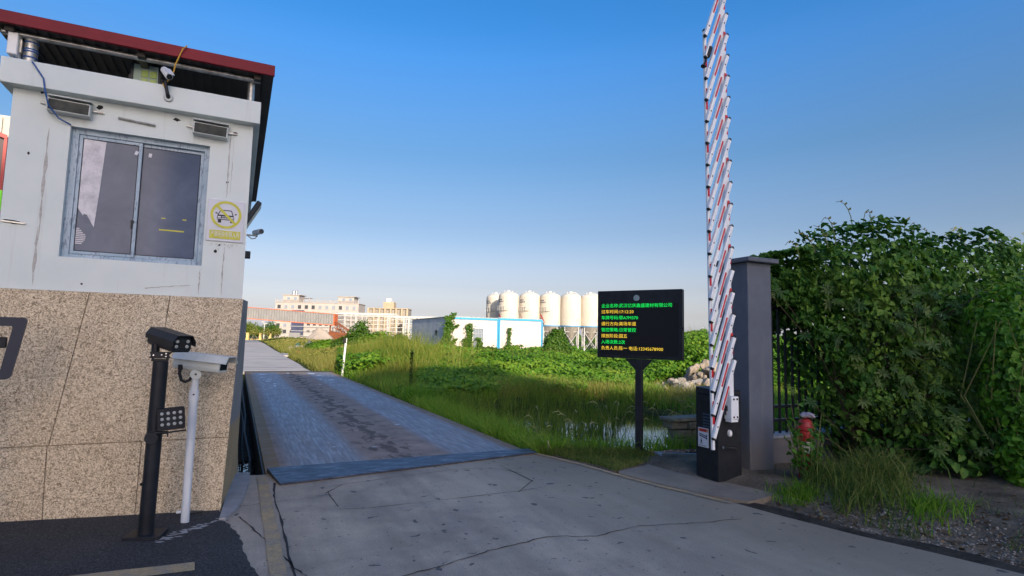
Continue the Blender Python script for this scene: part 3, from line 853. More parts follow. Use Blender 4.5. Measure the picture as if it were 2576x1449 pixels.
mb.build('wall', MT['plaster'], booth)
# parapet band and flat deck roof
mb = MB(); mb.box(-1.87, .075, -.10, 0.12, 3.602, 3.815); mb.box(-1.87, -1.76, .12, 5.3, 3.602, 3.815); mb.box(-.035, .075, .12, 5.3, 3.602, 3.815); mb.box(-1.76, -.035, .12, 5.3, 3.602, 3.64)
mb.build('parapet', MT['plaster'], booth, bevel=.004)
# sheet roof on posts
RZ = 4.11
mb = MB(); mb.box(-1.98, .172, -.07, 5.9, RZ + .012, RZ + .08, 0)
n = 26
for i in range(n):
    x = -1.97 + 2.13 * i / n
    mb.box(x, x + .035, -.065, 5.88, RZ, RZ + .012, 1)
mb.build('roof', [MT['roof_under'], MT['roof_under']], booth)
mb = MB(); mb.prism([(-.105, RZ - .012), (-.072, RZ - .012), (-.072, RZ + .095), (-.098, RZ + .095)], -1.985, .178, 'x')
mb.build('fascia', MT['roof_red'], booth, bevel=.003)
mb = MB(); mb.tube([(-1.93, .06, RZ - .025), (.06, .06, RZ - .025)], .026, 10); mb.build('eave_pipe', MT['galv'], booth, smooth=True)
for x, r in ((-1.74, .05), (-.02, .032)):
    mb = MB(); mb.tube([(x, .10, 3.80), (x, .10, RZ - .03)], r, 10); mb.build('post', MT['galv'], booth, smooth=True)
for x in (-1.86, -.93, .03):
    mb = MB(); mb.box(x - .03, x + .03, -.03, 5.7, RZ - .045, RZ - .001); mb.build('rafter', MT['roof_under'], booth)
mb = MB()
for z in (3.90, 3.95, 3.97, 4.03): mb.lathe([(.052, z), (.054, z + .006), (.052, z + .012)], (-1.74, .10, 0), 12)
mb.build('wire_tie', MT['cable_blue'], booth)
# window
win = tag(MB().box(0, .001, 0, .001, 0, .001).build('window', MT['film_frame'], booth), None)
win.data.clear_geometry()
mb = MB(); y0, y1 = .052, .10
mb.box(WX0, WX0 + .055, y0, y1, WZ0, WZ1); mb.box(WX1 - .045, WX1, y0, y1, WZ0, WZ1)
mb.box(WX0 + .055, WX1 - .045, y0, y1, WZ0, WZ0 + .035); mb.box(WX0 + .055, WX1 - .045, y0, y1, WZ1 - .045, WZ1)
bm_ = mb.build('window', MT['film_frame'], booth, bevel=.002)
bpy.data.objects.remove(win); win = bm_; win.name = 'window'
def sash(x0, x1, yy):
    z0, z1 = WZ0 + .038, WZ1 - .048; f = .026
    mb = MB(); mb.box(x0, x0 + f, yy, yy + .014, z0, z1); mb.box(x1 - f, x1, yy, yy + .014, z0, z1); mb.box(x0 + f, x1 - f, yy, yy + .014, z0, z0 + f); mb.box(x0 + f, x1 - f, yy, yy + .014, z1 - f, z1)
    mb.build('sash', MT['film_frame'], win, bevel=.0015)
    mb = MB(); mb.box(x0 + f - .004, x1 - f + .004, yy + .004, yy + .006, z0 + f - .004, z1 - f + .004)
    mb.build('pane', MT['grey_glass'], win)
    mb = MB(); g = .007; zz0, zz1 = z0 + f, z1 - f
    for b in ((x0 + f, x0 + f + g), (x1 - f - g, x1 - f)): mb.box(b[0], b[1], yy + .0015, yy + .0042, zz0, zz1)
    for b in ((zz0, zz0 + g), (zz1 - g, zz1)): mb.box(x0 + f + g, x1 - f - g, yy + .0015, yy + .0042, b[0], b[1])
    mb.build('gasket', MT['rubber'], win)
sash(WX0 + .057, -.872, .060)
sash(-.898, WX1 - .047, .080)
mb = MB(); mb.box(-.898, -.872, .056, .0598, WZ0 + .04, WZ1 - .05); mb.build('meeting_stile', MT['film_frame'], win)
# sky reflection painted as a pale shape on the left pane, little stickers and scraps of tape
mb = MB(); mb.prism([(-1.308, 3.265), (-1.145, 3.262), (-1.165, 2.80), (-1.183, 2.495), (-1.205, 2.535), (-1.24, 2.60), (-1.262, 2.605), (-1.268, 2.59), (-1.30, 2.64), (-1.308, 2.66)], .0615, .0635, 'y'); mb.build('painted_reflection', MT['pale_pane_mark'], win)
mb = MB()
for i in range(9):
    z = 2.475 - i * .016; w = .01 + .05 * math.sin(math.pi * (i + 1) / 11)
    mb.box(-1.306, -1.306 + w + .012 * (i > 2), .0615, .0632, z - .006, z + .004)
mb.build('faint_stripes', MT['pale_pane_mark'], win)
for (x, z, w, h, a, mt) in ((-.915, 3.20, .024, .036, .3, 'sign_white'), (-.812, 3.20, .024, .036, .1, 'sign_white')):
    mb = MB(); mb.box(-w / 2, w / 2, -.0012, .0, -h / 2, h / 2); mb.build('sticker', MT[mt], win, loc=(x, .0595 if x < -.88 else .0795, z), rot=(0, a, 0))
mb = MB(); ty = .0825
mb.box(-.70, -.502, ty, ty + .001, 2.522, 2.534); mb.box(-.69, -.655, ty, ty + .001, 2.632, 2.640); mb.box(-.52, -.49, ty, ty + .001, 2.632, 2.643)
mb.build('tape', MT['sign_yellow'], win)
mb = MB(); mb.box(-.915, -.892, .040, .058, 2.56, 2.585); mb.box(-.912, -.903, .044, .056, 2.51, 2.56); mb.build('latch', MT['black_metal'], win)
# drilled holes, pipe stub and chipped patches in the plaster
mb = MB(); rr = random.Random(4)
for (x, z, w, h) in ((-1.72, 2.475, .16, .035), (-1.66, 3.06, .02, .03), (-1.205, 3.545, .05, .05), (-.62, 3.545, .06, .04), (-.13, 3.50, .07, .025), (-.17, 3.02, .03, .03), (-.20, 2.42, .02, .02), (-1.22, 1.995, .02, .02), (-.23, 2.36, .03, .03), (-1.60, 3.60, .05, .04)):
    k = 9
    mb.add([(x + w * .5 * math.cos(j * 6.283 / k) * rr.uniform(.5, 1.2), -.002, z + h * .5 * math.sin(j * 6.283 / k) * rr.uniform(.5, 1.2)) for j in range(k)], [tuple(range(k))])
mb.build('hole', MT['black'], booth)
mb = MB(); mb.tube([(-1.79, -.01, 2.475), (-1.63, -.01, 2.465)], .008, 6); mb.build('conduit', MT['galv'], booth, smooth=True)
mb = MB(); mb.tube([(-1.06, -.01, 3.475), (-.78, -.01, 3.455)], .012, 8); mb.build('conduit', MT['galv'], booth, smooth=True)
STAIN = M('stain', (.36, .35, .31), (.52, .51, .48), 30, .9)
mb = MB(); rr = random.Random(21)
for (x, z0, z1, w) in ((-1.54, 2.35, 3.3, .030), (-1.55, 1.96, 2.45, .026), (-.17, 2.87, 3.5, .022), (-.16, 1.95, 2.43, .016), (-.345, 1.95, 2.2, .014), (-.14, 2.9, 3.48, .008)):
    n = 14; L = []; Rr = []
    for i in range(n + 1):
        z = z0 + (z1 - z0) * i / n; ww = w * rr.uniform(.15, 1.0) * math.sin(math.pi * (i + .6) / (n + 1.2)); c = x + rr.uniform(-.003, .003)
        L.append((c - ww / 2, -.003, z)); Rr.append((c + ww / 2, -.003, z))
    mb = MB()
    for i in range(n): mb.add([L[i], Rr[i], Rr[i + 1], L[i + 1]], [(0, 1, 2, 3)])
    mb.build('stain', STAIN, booth)
mb = MB()
for i in range(26):
    x = rr.uniform(-.30, -.03); z = 2.44 - abs(rr.gauss(0, .02)); w = rr.uniform(.004, .012)
    mb.add([(x, -.003, z), (x + w, -.003, z - w * .6), (x + w * .4, -.003, z - w * 1.6)], [(0, 1, 2)])
mb.build('mould_specks', STAIN, booth)['kind'] = 'stuff'
vs, fs = ribbon([(-.76, 1.985), (-.66, 2.0), (-.5, 2.02), (-.42, 2.03)], .010, .003, 4)
mb = MB(); mb.add([(a, -.0035, b) for a, b, c in vs], fs); mb.build('crack', STAIN, booth)

# wall lamps
def wall_lamp(x, z, w, tilt, label):
    t = thing('wall_lamp', label, 'lamp', (x, 5.95, z), 0, 'box lamps over the booth window')
    Tm = Matrix.Rotation(R_(6), 4, 'X') @ Matrix.Rotation(R_(tilt), 4, 'Y')
    mb = MB(); mb.prism([(-.015, -.075), (-.10, -.06), (-.085, .045), (-.015, .06)], -w / 2, w / 2, 'x', 0, Tm); mb.build('housing', MT['housing_white'], t, bevel=.004)
    mb = MB(); mb.add([(-w / 2 + .010, -.1005, -.052), (w / 2 - .010, -.1005, -.052), (w / 2 - .010, -.0895, .036), (-w / 2 + .010, -.0895, .036)], [(0, 1, 2, 3)], 0, Tm); mb.build('front_glass', MT['lamp_glass'], t)
    mb = MB(); mb.box(-w / 2 - .005, w / 2 + .005, -.115, -.012, .060, .068, 0, Tm); mb.build('hood', MT['housing_white'], t)
    mb = MB(); mb.tube([(-w / 2, -.02, 0), (-w / 2 - .06, -.012, .01)], .008, 6); mb.tube([(w / 2, -.02, 0), (w / 2 + .08, -.012, .0)], .008, 6); mb.tube([(0, -.03, -.01), (0, .0, -.01)], .02, 6); mb.build('bracket', MT['galv'], t)
wall_lamp(-1.40, 3.495, .30, 1.5, 'grimy box lamp over the window, crossed by the hanging blue cable')
wall_lamp(-.335, 3.49, .285, 1.5, 'grimy box lamp over the window, above the no-vehicles sign')
# bullet camera on the parapet
t = thing('security_camera', 'white bullet camera standing on the booth parapet with a yellow cable', 'camera', (-.685, 5.85, 3.70))
mb = MB(); mb.lathe([(.036, 0), (.040, .006), (.032, .02)], (0, 0, 0), 14, 0, Matrix.Rotation(R_(90), 4, 'X')); mb.build('mount', MT['housing_white'], t, smooth=True)
mb = MB(); mb.tube([(0, -.012, 0), (-.005, -.05, .02), (-.02, -.06, .085), (-.03, -.05, .13)], [.018, .016, .014, .016], 8); mb.build('arm', MT['black_metal'], t, smooth=True)
mb = MB(); Tm = Matrix.Translation((-.02, -.06, .20)) @ Matrix.Rotation(R_(26), 4, 'Z') @ Matrix.Rotation(R_(38), 4, 'X') @ Matrix.Scale(.8, 4)
mb.tube([(0, -.10, 0), (0, -.09, 0), (0, .10, 0), (0, .11, 0)], [.034, .04, .04, .03], 12, 0, True, Tm); mb.build('body', MT['plastic_white'], t, smooth=True)
mb = MB(); mb.tube([(0, -.108, 0), (0, -.1005, 0)], [.03, .03], 12, 0, True, Tm); mb.build('lens', MT['glass_dark'], t)
mb = MB(); mb.box(-.036, .036, -.125, .06, .036, .044, 0, Tm); mb.build('hood', MT['plastic_white'], t)
mb = MB(); mb.tube([(-.57, 5.83, 4.21), (-.60, 5.82, 4.17), (-.655, 5.86, 4.02), (-.66, 5.84, 3.95), (-.70, 5.82, 3.84), (-.73, 5.80, 3.80), (-.70, 5.815, 3.75)], .006, 6)
tag(mb.build('yellow_cable', MT['cable_yellow'], smooth=True), 'thin yellow cable running from the red roof edge down to the bullet camera', 'cable')
mb = MB(); mb.tube([(-1.70, 6.0, 3.83), (-1.66, 5.83, 3.80), (-1.58, 5.84, 3.68), (-1.565, 5.84, 3.59), (-1.545, 5.80, 3.54), (-1.53, 5.83, 3.46), (-1.47, 5.90, 3.38), (-1.392, 5.94, 3.35)], .0065, 6); mb.tube([(-1.83, 6.0, 3.88), (-1.835, 5.99, 3.84), (-1.82, 5.98, 3.81)], .007, 6)
tag(mb.build('blue_cable', MT['cable_blue'], smooth=True), 'thin blue cable sagging from the roof post to the window corner', 'cable')
t = thing('junction_box', 'white upright electrical box strapped to the galvanised roof post', 'electrical box', (-1.835, 6.0, 3.97))
mb = MB(); mb.box(-.035, .035, -.06, .04, -.09, .10); mb.build('box', MT['plastic_white'], t, bevel=.006)
mb = MB(); mb.box(.035, .05, -.02, .02, -.05, .06); mb.build('bracket', MT['galv'], t)
t = thing('floodlight', 'flat floodlight with four pale green lamp squares behind the parapet', 'floodlight', (-.925, 6.20, 4.00), R_(-4))
mb = MB(); mb.box(-.125, .125, .0, .04, -.16, .12); mb.build('housing', MT['dark_grey'], t, bevel=.006)
mb = MB(); mb.box(-.095, .105, -.012, -.001, -.15, .10); mb.build('face_plate', M('pale_green', (.44, .56, .46), None), t, bevel=.004)
for i in (0, 1):
    for j in (0, 1):
        mb = MB(); mb.box(-.03 + i * .07, .025 + i * .07, -.02, -.0125, -.10 + j * .08, -.035 + j * .08); mb.build('lamp_square', MT['led_panel'], t, bevel=.003)
mb = MB(); mb.tube([(-.13, .02, 0), (-.14, .02, -.33)], .01, 6); mb.tube([(.13, .02, 0), (.14, .02, -.33)], .01, 6); mb.build('bracket', MT['dark_grey'], t)

# prohibition sign
sg = thing('no_vehicles_sign', 'white square sign with a yellow ring struck through a black car', 'sign', (-.162, 5.95, 2.655))
mb = MB(); mb.box(-.154, .154, -.014, -.002, -.20, .195); mb.build('board', MT['sign_white'], sg, bevel=.002)
def ringmesh(r0, r1, n, y, cx, cz):
    vs, fs = [], []
    for i in range(n):
        a = 2 * math.pi * i / n
        vs += [(cx + r0 * math.cos(a), y, cz + r0 * math.sin(a)), (cx + r1 * math.cos(a), y, cz + r1 * math.sin(a))]
        j = (i + 1) % n
        fs.append((2 * i, 2 * j, 2 * j + 1, 2 * i + 1))
    return vs, fs
mb = MB(); k = .126
cz = .052
pts = lambda L, y=-.0165: [(x * k, y, cz + z * k) for x, z in L]
for L in ([(-.56, -.02), (.50, -.02), (.55, -.22), (.55, -.40), (-.60, -.40), (-.60, -.22)], [(-.52, -.40), (-.30, -.40), (-.30, -.62), (-.52, -.62)], [(.30, -.40), (.52, -.40), (.52, -.58), (.30, -.58)],
          [(-.72, .05), (-.56, .02), (-.58, .12), (-.70, .14)], [(.56, .02), (.72, .05), (.70, .14), (.58, .12)],
          [(-.56, -.02), (-.49, -.02), (-.32, .36), (-.38, .36)], [(.43, -.02), (.50, -.02), (.36, .36), (.30, .36)], [(-.38, .36), (.36, .36), (.33, .30), (-.34, .30)]):
    mb.add(pts(L), [tuple(range(len(L)))])
mb.build('car_symbol', MT['print_black'], sg)
mb = MB()
for L in ([(-.54, -.13), (-.34, -.13), (-.34, -.25), (-.54, -.25)], [(.30, -.13), (.50, -.13), (.50, -.25), (.30, -.25)], [(-.28, -.14), (.24, -.14), (.24, -.18), (-.28, -.18)], [(-.28, -.24), (.24, -.24), (.24, -.27), (-.28, -.27)], [(-.60, -.30), (.55, -.30), (.55, -.34), (-.60, -.34)]):
    mb.add(pts(L, -.0175), [(0, 1, 2, 3)])
mb.build('car_highlight', MT['sign_white'], sg)
mb = MB(); vs, fs = ringmesh(.108, .130, 40, -.0185, 0, cz); mb.add(vs, fs)
c45 = math.cos(math.pi / 4) * .112; w = .008
mb.add([(-c45 - w, -.0190, cz + c45 - w), (-c45 + w, -.0190, cz + c45 + w), (c45 + w, -.0190, cz - c45 + w), (c45 - w, -.0190, cz - c45 - w)], [(0, 1, 2, 3)])
mb.build('ring', MT['sign_yellow'], sg)
mb = MB(); mb.box(-.128, .130, -.0175, -.0142, -.176, -.098); mb.build('caption_band', MT['sign_yellow'], sg)

DG = None
def text(s, size, mat, parent, loc, rot, name='lettering', align='LEFT', sx=1.0):
    cu = bpy.data.curves.new('txt', 'FONT'); cu.body = s; cu.size = size; cu.align_x = align; cu.align_y = 'CENTER'; cu.resolution_u = 2
    to = bpy.data.objects.new('txt', cu); COL.objects.link(to)
    bpy.context.view_layer.update()
    me = bpy.data.meshes.new_from_object(to.evaluated_get(bpy.context.evaluated_depsgraph_get()))
    bpy.data.objects.remove(to)
    me.name = name; me.materials.clear(); me.materials.append(mat)
    o = bpy.data.objects.new(name, me); COL.objects.link(o); o.parent = parent; o.location = loc; o.rotation_euler = rot; o.scale = (sx, 1, 1)
    return o
tx = text('严禁闲杂车辆入内', .036, MT['sign_white'], sg, (0.001, -.0185, -.137), (R_(90), 0, 0), 'lettering', 'CENTER', .80)
tx.scale = (.84, 1.65, 1)

# things on the side wall of the booth
t = thing('side_floodlight', 'grey floodlight tilted out from the side wall under the roof', 'floodlight', (.03, 9.3, 3.38))
Tm = Matrix.Rotation(R_(28), 4, 'Y')
mb = MB(); mb.box(.02, .09, -.2, .2, -.22, .22, 0, Tm); mb.build('housing', MT['dark_grey'], t, bevel=.01)
mb = MB(); mb.box(.0905, .096, -.18, .18, -.20, .20, 0, Tm); mb.build('front_glass', MT['sensor_grey'], t)
mb = MB(); mb.tube([(-.01, 0, 0), (.06, 0, .0)], .02, 6); mb.build('bracket', MT['dark_grey'], t)
t = thing('side_camera', 'small bullet camera on an arm below the side floodlight', 'camera', (.02, 9.0, 3.02))
mb = MB(); mb.tube([(0, 0, 0), (.16, 0, .0)], .012, 6); mb.tube([(.03, 0, -.01), (.08, 0, -.05), (.13, 0, -.04), (.15, 0, .0)], .008, 6); mb.build('arm', MT['galv'], t)
mb = MB(); mb.tube([(.12, .12, .06), (.20, -.12, .05)], .04, 10); mb.build('body', MT['plastic_white'], t, smooth=True)
mb = MB(); mb.tube([(.2005, -.1205, .05), (.204, -.13, .05)], .034, 10); mb.build('lens', MT['glass_dark'], t)
t = thing('led_lamp', 'small black ribbed lamp on the side wall below the side camera', 'lamp', (.02, 7.4, 2.53))
mb = MB(); mb.box(0.0, .062, -.05, .05, -.04, .04); mb.build('body', MT['black_metal'], t, bevel=.004)
mb = MB()
for i in range(4): mb.box(.004, .058, -.054, -.0505, -.030 + i * .018, -.022 + i * .018)
mb.build('rib', MT['dark_grey'], t)

# ================================================================== CAMERA POLES BESIDE THE BOOTH
cp = thing('plate_camera_pole', 'black round post on a square foot carrying a black camera and lamp', 'camera post', (-.545, 5.30, .037))
mb = MB(); mb.box(-.125, .125, -.105, .105, 0, .028, 0, Matrix.Rotation(R_(-12), 4, 'Z')); mb.build('base_plate', MT['black_metal'], cp, bevel=.003)
mb = MB(); mb.tube([(0, 0, .027), (.012, 0, 1.335)], .054, 20); mb.build('pole', MT['black_metal'], cp, smooth=True)
mb = MB(); mb.tube([(-.055, -.02, .40), (-.0475, -.028, .40)], .011, 8); mb.build('hole', MT['black'], cp)
mb = MB(); mb.box(-.05, .065, -.045, .045, 1.337, 1.353); mb.box(-.048, -.036, -.04, .04, 1.353, 1.405); mb.box(.05, .062, -.04, .04, 1.353, 1.405)
mb.prism([(-.065, 1.360), (.085, 1.360), (.070, 1.385), (.095, 1.410), (-.065, 1.410), (-.05, 1.385)], -.055, -.047, 'y'); mb.tube([(-.03, 0, 1.375), (-.03, .0, 1.475)], .03, 10); mb.build('bracket', MT['black_metal'], cp, bevel=.002)
mb = MB()
for (x, z) in ((.02, 1.387), (.05, 1.375), (.05, 1.397), (-.035, 1.385)): mb.tube([(x, -.0585, z), (x, -.0555, z)], .006, 6)
mb.build('bolt', MT['chrome'], cp)
hd = MB().box(-.001, .001, -.001, .001, 1.5, 1.437).build('camera_head', MT['black_metal'], cp)
Th = Matrix.Translation((.055, -.02, 1.503)) @ Matrix.Rotation(R_(33), 4, 'Z') @ Matrix.Rotation(R_(9), 4, 'X')
mb = MB(); mb.prism([(-.062, -.062), (.062, -.062), (.075, -.04), (.075, .03), (.05, .065), (-.05, .065), (-.075, .03), (-.075, -.04)], -.20, .17, 'y', 0, Th)
o2 = mb.build('camera_head', MT['black_metal'], cp, bevel=.004); bpy.data.objects.remove(hd); o2.name = 'camera_head'; hd = o2
mb = MB()
mb.prism([(-.084, .02), (-.084, -.01), (-.088, -.01), (-.088, .026), (-.056, .074), (.056, .074), (.088, .026), (.088, -.01), (.084, -.01), (.084, .02), (.053, .0665), (-.053, .0665)], -.235, .18, 'y', 0, Th); mb.build('sun_hood', MT['black_metal'], cp)
mb = MB(); mb.box(-.058, .058, -.2035, -.201, -.045, .045, 0, Th); mb.build('front_glass', MT['glass_dark'], hd)
for (x, z) in ((-.04, .024), (.04, .024), (-.042, -.016), (.038, -.016)):
    mb = MB(); mb.tube([(x, -.209, z), (x, -.2036, z)], [.011, .013], 12, 0, True, Th); mb.build('led', MT['lens_grey'], hd)
mb = MB(); mb.tube([(0, -.208, -.005), (0, -.2036, -.005)], .022, 14, 0, True, Th); mb.build('lens', MT['black'], hd)
mb = MB()
for x in (-.02, .02): mb.tube([(x, -.21, .0745), (x, -.21, .0775)], .0045, 6, 0, True, Th)
mb.build('screw', MT['chrome'], cp)
# fill lamp with twelve LEDs
Tl = Matrix.Translation((.115, -.055, .895)) @ Matrix.Rotation(R_(6), 4, 'Z') @ Matrix.Rotation(R_(5), 4, 'Y').inverted()
mb = MB(); r = .014; W2, H2 = .095, .085
poly = []
for (cx_, cz_, a0) in ((W2 - r, H2 - r, 0), (-W2 + r, H2 - r, 90), (-W2 + r, -H2 + r, 180), (W2 - r, -H2 + r, 270)):
    poly += [(cx_ + r * math.cos(R_(a0 + t)), cz_ + r * math.sin(R_(a0 + t))) for t in (0, 30, 60, 90)]
mb.prism(poly, -.03, .015, 'y', 0, Tl); lp = mb.build('fill_lamp', MT['black_metal'], cp, bevel=.003)
lsrc = None
for j in range(3):
    for i in range(4):
        p = Tl @ Vector((-.06 + i * .041, -.0325, .045 - j * .042))
        if lsrc is None:
            mb = MB(); mb.tube([(0, -.004, 0), (0, .0023, 0)], [.010, .0125], 12); lsrc = mb.build('led', MT['lens_grey'], lp); lsrc.location = p
        else: inst(lsrc, p)
mb = MB(); mb.box(-.055, .10, .0, .012, -.112, -.100, 0, Tl); mb.box(-.03, -.02, .0, .012, -.14, -.11, 0, Tl); mb.tube([(-.13, .02, -.10), (-.02, .0, -.104)], .012, 8, 0, True, Tl); mb.tube([(-.135, -.02, -.13), (-.135, .05, -.13)], .045, 14, 0, True, Tl); mb.build('lamp_bracket', MT['black_metal'], cp)

wp_ = thing('cctv_pole', 'slim white post carrying a boxy white camera in front of the granite wall', 'camera post', (-.305, 5.62, .026))
mb = MB(); mb.tube([(0, 0, -.01), (0, 0, 1.03)], .033, 18); mb.build('pole', MT['pole_white'], wp_, smooth=True)
mb = MB(); mb.tube([(0, 0, 1.00), (0, 0, 1.09)], .039, 18); mb.build('collar', MT['pole_white'], wp_, smooth=True)
mb = MB(); mb.tube([(0, 0, 1.09), (0.006, 0, 1.21)], [.031, .027], 16); mb.build('upper_tube', MT['pole_white'], wp_, smooth=True)
mb = MB(); mb.tube([(.0, -.041, 1.055), (.0, -.037, 1.055)], .008, 8); mb.tube([(-.002, -.034, 1.19), (-.002, -.026, 1.19)], .008, 8); mb.build('bolt', MT['bolt'], wp_)
Tc = Matrix.Translation((.03, 0, 1.335)) @ Matrix.Rotation(R_(60), 4, 'Z') @ Matrix.Rotation(R_(5), 4, 'X')
# camera axis -y after the turn points along +x
mb = MB(); mb.prism([(-.055, -.075), (.055, -.075), (.064, -.045), (.064, .04), (-.064, .04), (-.064, -.045)], -.215, .20, 'y', 0, Tc); hc = mb.build('camera_head', MT['housing_white'], wp_, bevel=.004)
mb = MB(); mb.prism([(-.090, .006), (-.086, .004), (-.058, .060), (.058, .060), (.086, .004), (.090, .006), (.062, .066), (-.062, .066)], -.285, .20, 'y', 0, Tc); mb.build('sun_hood', MT['housing_white'], wp_)
mb = MB(); mb.box(-.050, .050, -.2175, -.2155, -.055, .034, 0, Tc); mb.build('front_glass', MT['glass_dark'], hc)
mb = MB(); mb.tube([(0.006, -.045, 1.225), (0.006, -.03, 1.225)], .043, 18); mb.tube([(0.006, -.0295, 1.225), (0.006, .045, 1.225)], .036, 18); mb.tube([(.006, 0, 1.200), (.006, 0, 1.270)], .024, 12); mb.build('swivel', MT['housing_white'], wp_, smooth=True)
mb = MB(); mb.tube([(.006, -.049, 1.225), (.006, -.0455, 1.225)], .009, 8); mb.build('pivot_bolt', MT['bolt'], wp_)
mb = MB(); mb.tube([(-.115, .01, 1.290), (-.118, .005, 1.230), (-.10, -.005, 1.175), (-.07, -.01, 1.160), (-.04, -.01, 1.175), (-.022, -.005, 1.210)], .013, 8); mb.tube([(-.115, .01, 1.260), (-.115, .01, 1.305)], .019, 8); mb.build('conduit_loop', MT['rubber'], wp_, smooth=True)
# tool left at the wall foot
t = thing('trowel', 'small trowel with a pale handle lying at the foot of the granite wall', 'trowel', (-.30, 5.87, .030))
mb = MB(); mb.tube([(-.09, .0, .015), (-.03, 0, .015)], [.012, .014], 8); mb.build('handle', MT['plastic_white'], t)
mb = MB(); mb.prism([(-.03, -.01), (.02, -.035), (.12, -.01), (.12, .01), (.02, .03), (-.03, .01)], .004, .010, 'z'); mb.build('blade', MT['dark_grey'], t)

# slanted black frame at the edge of the view
t = thing('ticket_terminal', 'black rounded frame of a ticket terminal in front of the granite wall', 'terminal', (-1.56, 5.35, 0))
Tm = Matrix.Rotation(R_(10), 4, 'Z')
def rrect(w0, w1, h0, h1, r, n=4):
    P = []
    for (cx_, cz_, a0) in ((w1 - r, h1 - r, 0), (w0 + r, h1 - r, 90), (w0 + r, h0 + r, 180), (w1 - r, h0 + r, 270)):
        P += [(cx_ + r * math.cos(R_(a0 + 90 * q / n)), cz_ + r * math.sin(R_(a0 + 90 * q / n))) for q in range(n + 1)]
    return P
ou = rrect(-.36, .155, 1.235, 1.685, .03); inn = rrect(-.32, .085, 1.29, 1.62, .015)
lean = lambda p: (p[0] + (p[1] - 1.66) * .15, p[1])
mb = MB(); n = len(ou); vs = []
for y in (-.03, .03):
    vs += [(p[0], y, p[1]) for p in map(lean, ou)] + [(p[0], y, p[1]) for p in map(lean, inn)]
fs = []
for i in range(n):
    j = (i + 1) % n
    fs += [(i, j, n + j, n + i), (2 * n + i, 3 * n + i, 3 * n + j, 2 * n + j), (i, 2 * n + i, 2 * n + j, j), (n + i, n + j, 3 * n + j, 3 * n + i)]
mb.add(vs, fs, 0, Tm); mb.build('frame', M('navy_black', (.012, .018, .036), None, rough=.5), t)
mb = MB(); mb.box(-.10, .05, .0, .04, 1.46, 1.54, 0, Tm); mb.box(-.32, -.10, .0, .03, 1.48, 1.52, 0, Tm); mb.build('reader', MT['black_metal'], t, bevel=.006)
mb = MB(); mb.tube([(-.22, .02, .0), (-.22, .02, 1.24)], .05, 12, 0, True, Tm); mb.build('post', MT['black_metal'], t, smooth=True)

# ================================================================== BARRIER GATE
bg_ = thing('barrier_gate', 'raised white fence-type barrier with red strips on a black cabinet', 'barrier gate', (5.30, 5.27, 0))
o_ = (5.30, 5.27)
mb = MB(); mb.box(-.185, .185, -.18, .18, .012, 1.00); mb.build('cabinet', MT['cabinet_black'], bg_, bevel=.006)
mb = MB(); mb.add([(-.187, -.182, 1.003), (.187, -.182, 1.003), (.187, .182, 1.003), (-.187, .182, 1.003), (-.187, -.182, 1.055), (.187, -.182, 1.055), (.187, .182, 1.085), (-.187, .182, 1.085)], [(3,2,1,0),(4,5,6,7),(0,1,5,4),(1,2,6,5),(2,3,7,6),(3,0,4,7)])
mb.build('cabinet_lid', MT['cabinet_black'], bg_, bevel=.006)
mb = MB()
for i in range(5): mb.prism([(-.196, .62 + i * .035), (-.1855, .615 + i * .035), (-.1855, .635 + i * .035)], -.07, .06, 'y')
mb.build('louvre', MT['dark_grey'], bg_)
mb = MB(); mb.box(-.19, -.1855, -.07, .10, .80, .93); mb.build('slot_cover', MT['black'], bg_, bevel=.004)
# warning sticker on the road side
wl = MB().box(-.1885, -.1855, -.125, .075, .375, .60).build('warning_label', MT['sign_white'], bg_)
mb = MB(); mb.box(-.1895, -.1887, -.115, .065, .555, .59); mb.build('header', MT['print_red'], wl)
mb = MB()
for y in (-.10, .05): mb.add([(-.1905, y - .012, .562), (-.1905, y + .012, .562), (-.1905, y, .584)], [(0, 1, 2)])
mb.build('warning_triangle', MT['sign_yellow'], wl)
mb = MB()
mb.add([(-.1895, .05, .515), (-.1895, -.085, .49), (-.1895, -.085, .475), (-.1895, .05, .50)], [(0, 1, 2, 3)]); mb.add([(-.1895, .05, .535), (-.1895, -.085, .512), (-.1895, -.085, .498), (-.1895, .05, .522)], [(0, 1, 2, 3)])
mb.add([(-.1895, -.085, .465), (-.1895, -.10, .465), (-.1895, -.10, .53), (-.1895, -.085, .53)], [(0, 1, 2, 3)])
mb.build('barrier_symbol', MT['net_blue'], wl)
mb = MB(); h = lambda L: mb.add([(-.1895, -y, z) for y, z in L], [tuple(range(len(L)))])
h([(-.022, .462), (-.006, .462), (-.006, .474), (-.022, .474)]); h([(-.026, .43), (-.002, .425), (.002, .458), (-.022, .46)]); h([(-.03, .405), (-.022, .405), (-.012, .43), (-.024, .43)]); h([(.008, .405), (.0, .405), (-.010, .43), (.0, .428)])
mb.build('walking_figure', MT['print_black'], wl)
mb = MB()
for i in range(5): mb.box(-.1895, -.1887, .045 - i * .032, .060 - i * .032, .385, .397)
mb.build('print_line', MT['print_black'], wl)
for o_l in [wl] + list(wl.children):
    for v in o_l.data.vertices: v.co.y = (v.co.y + .025) * .85 + .055
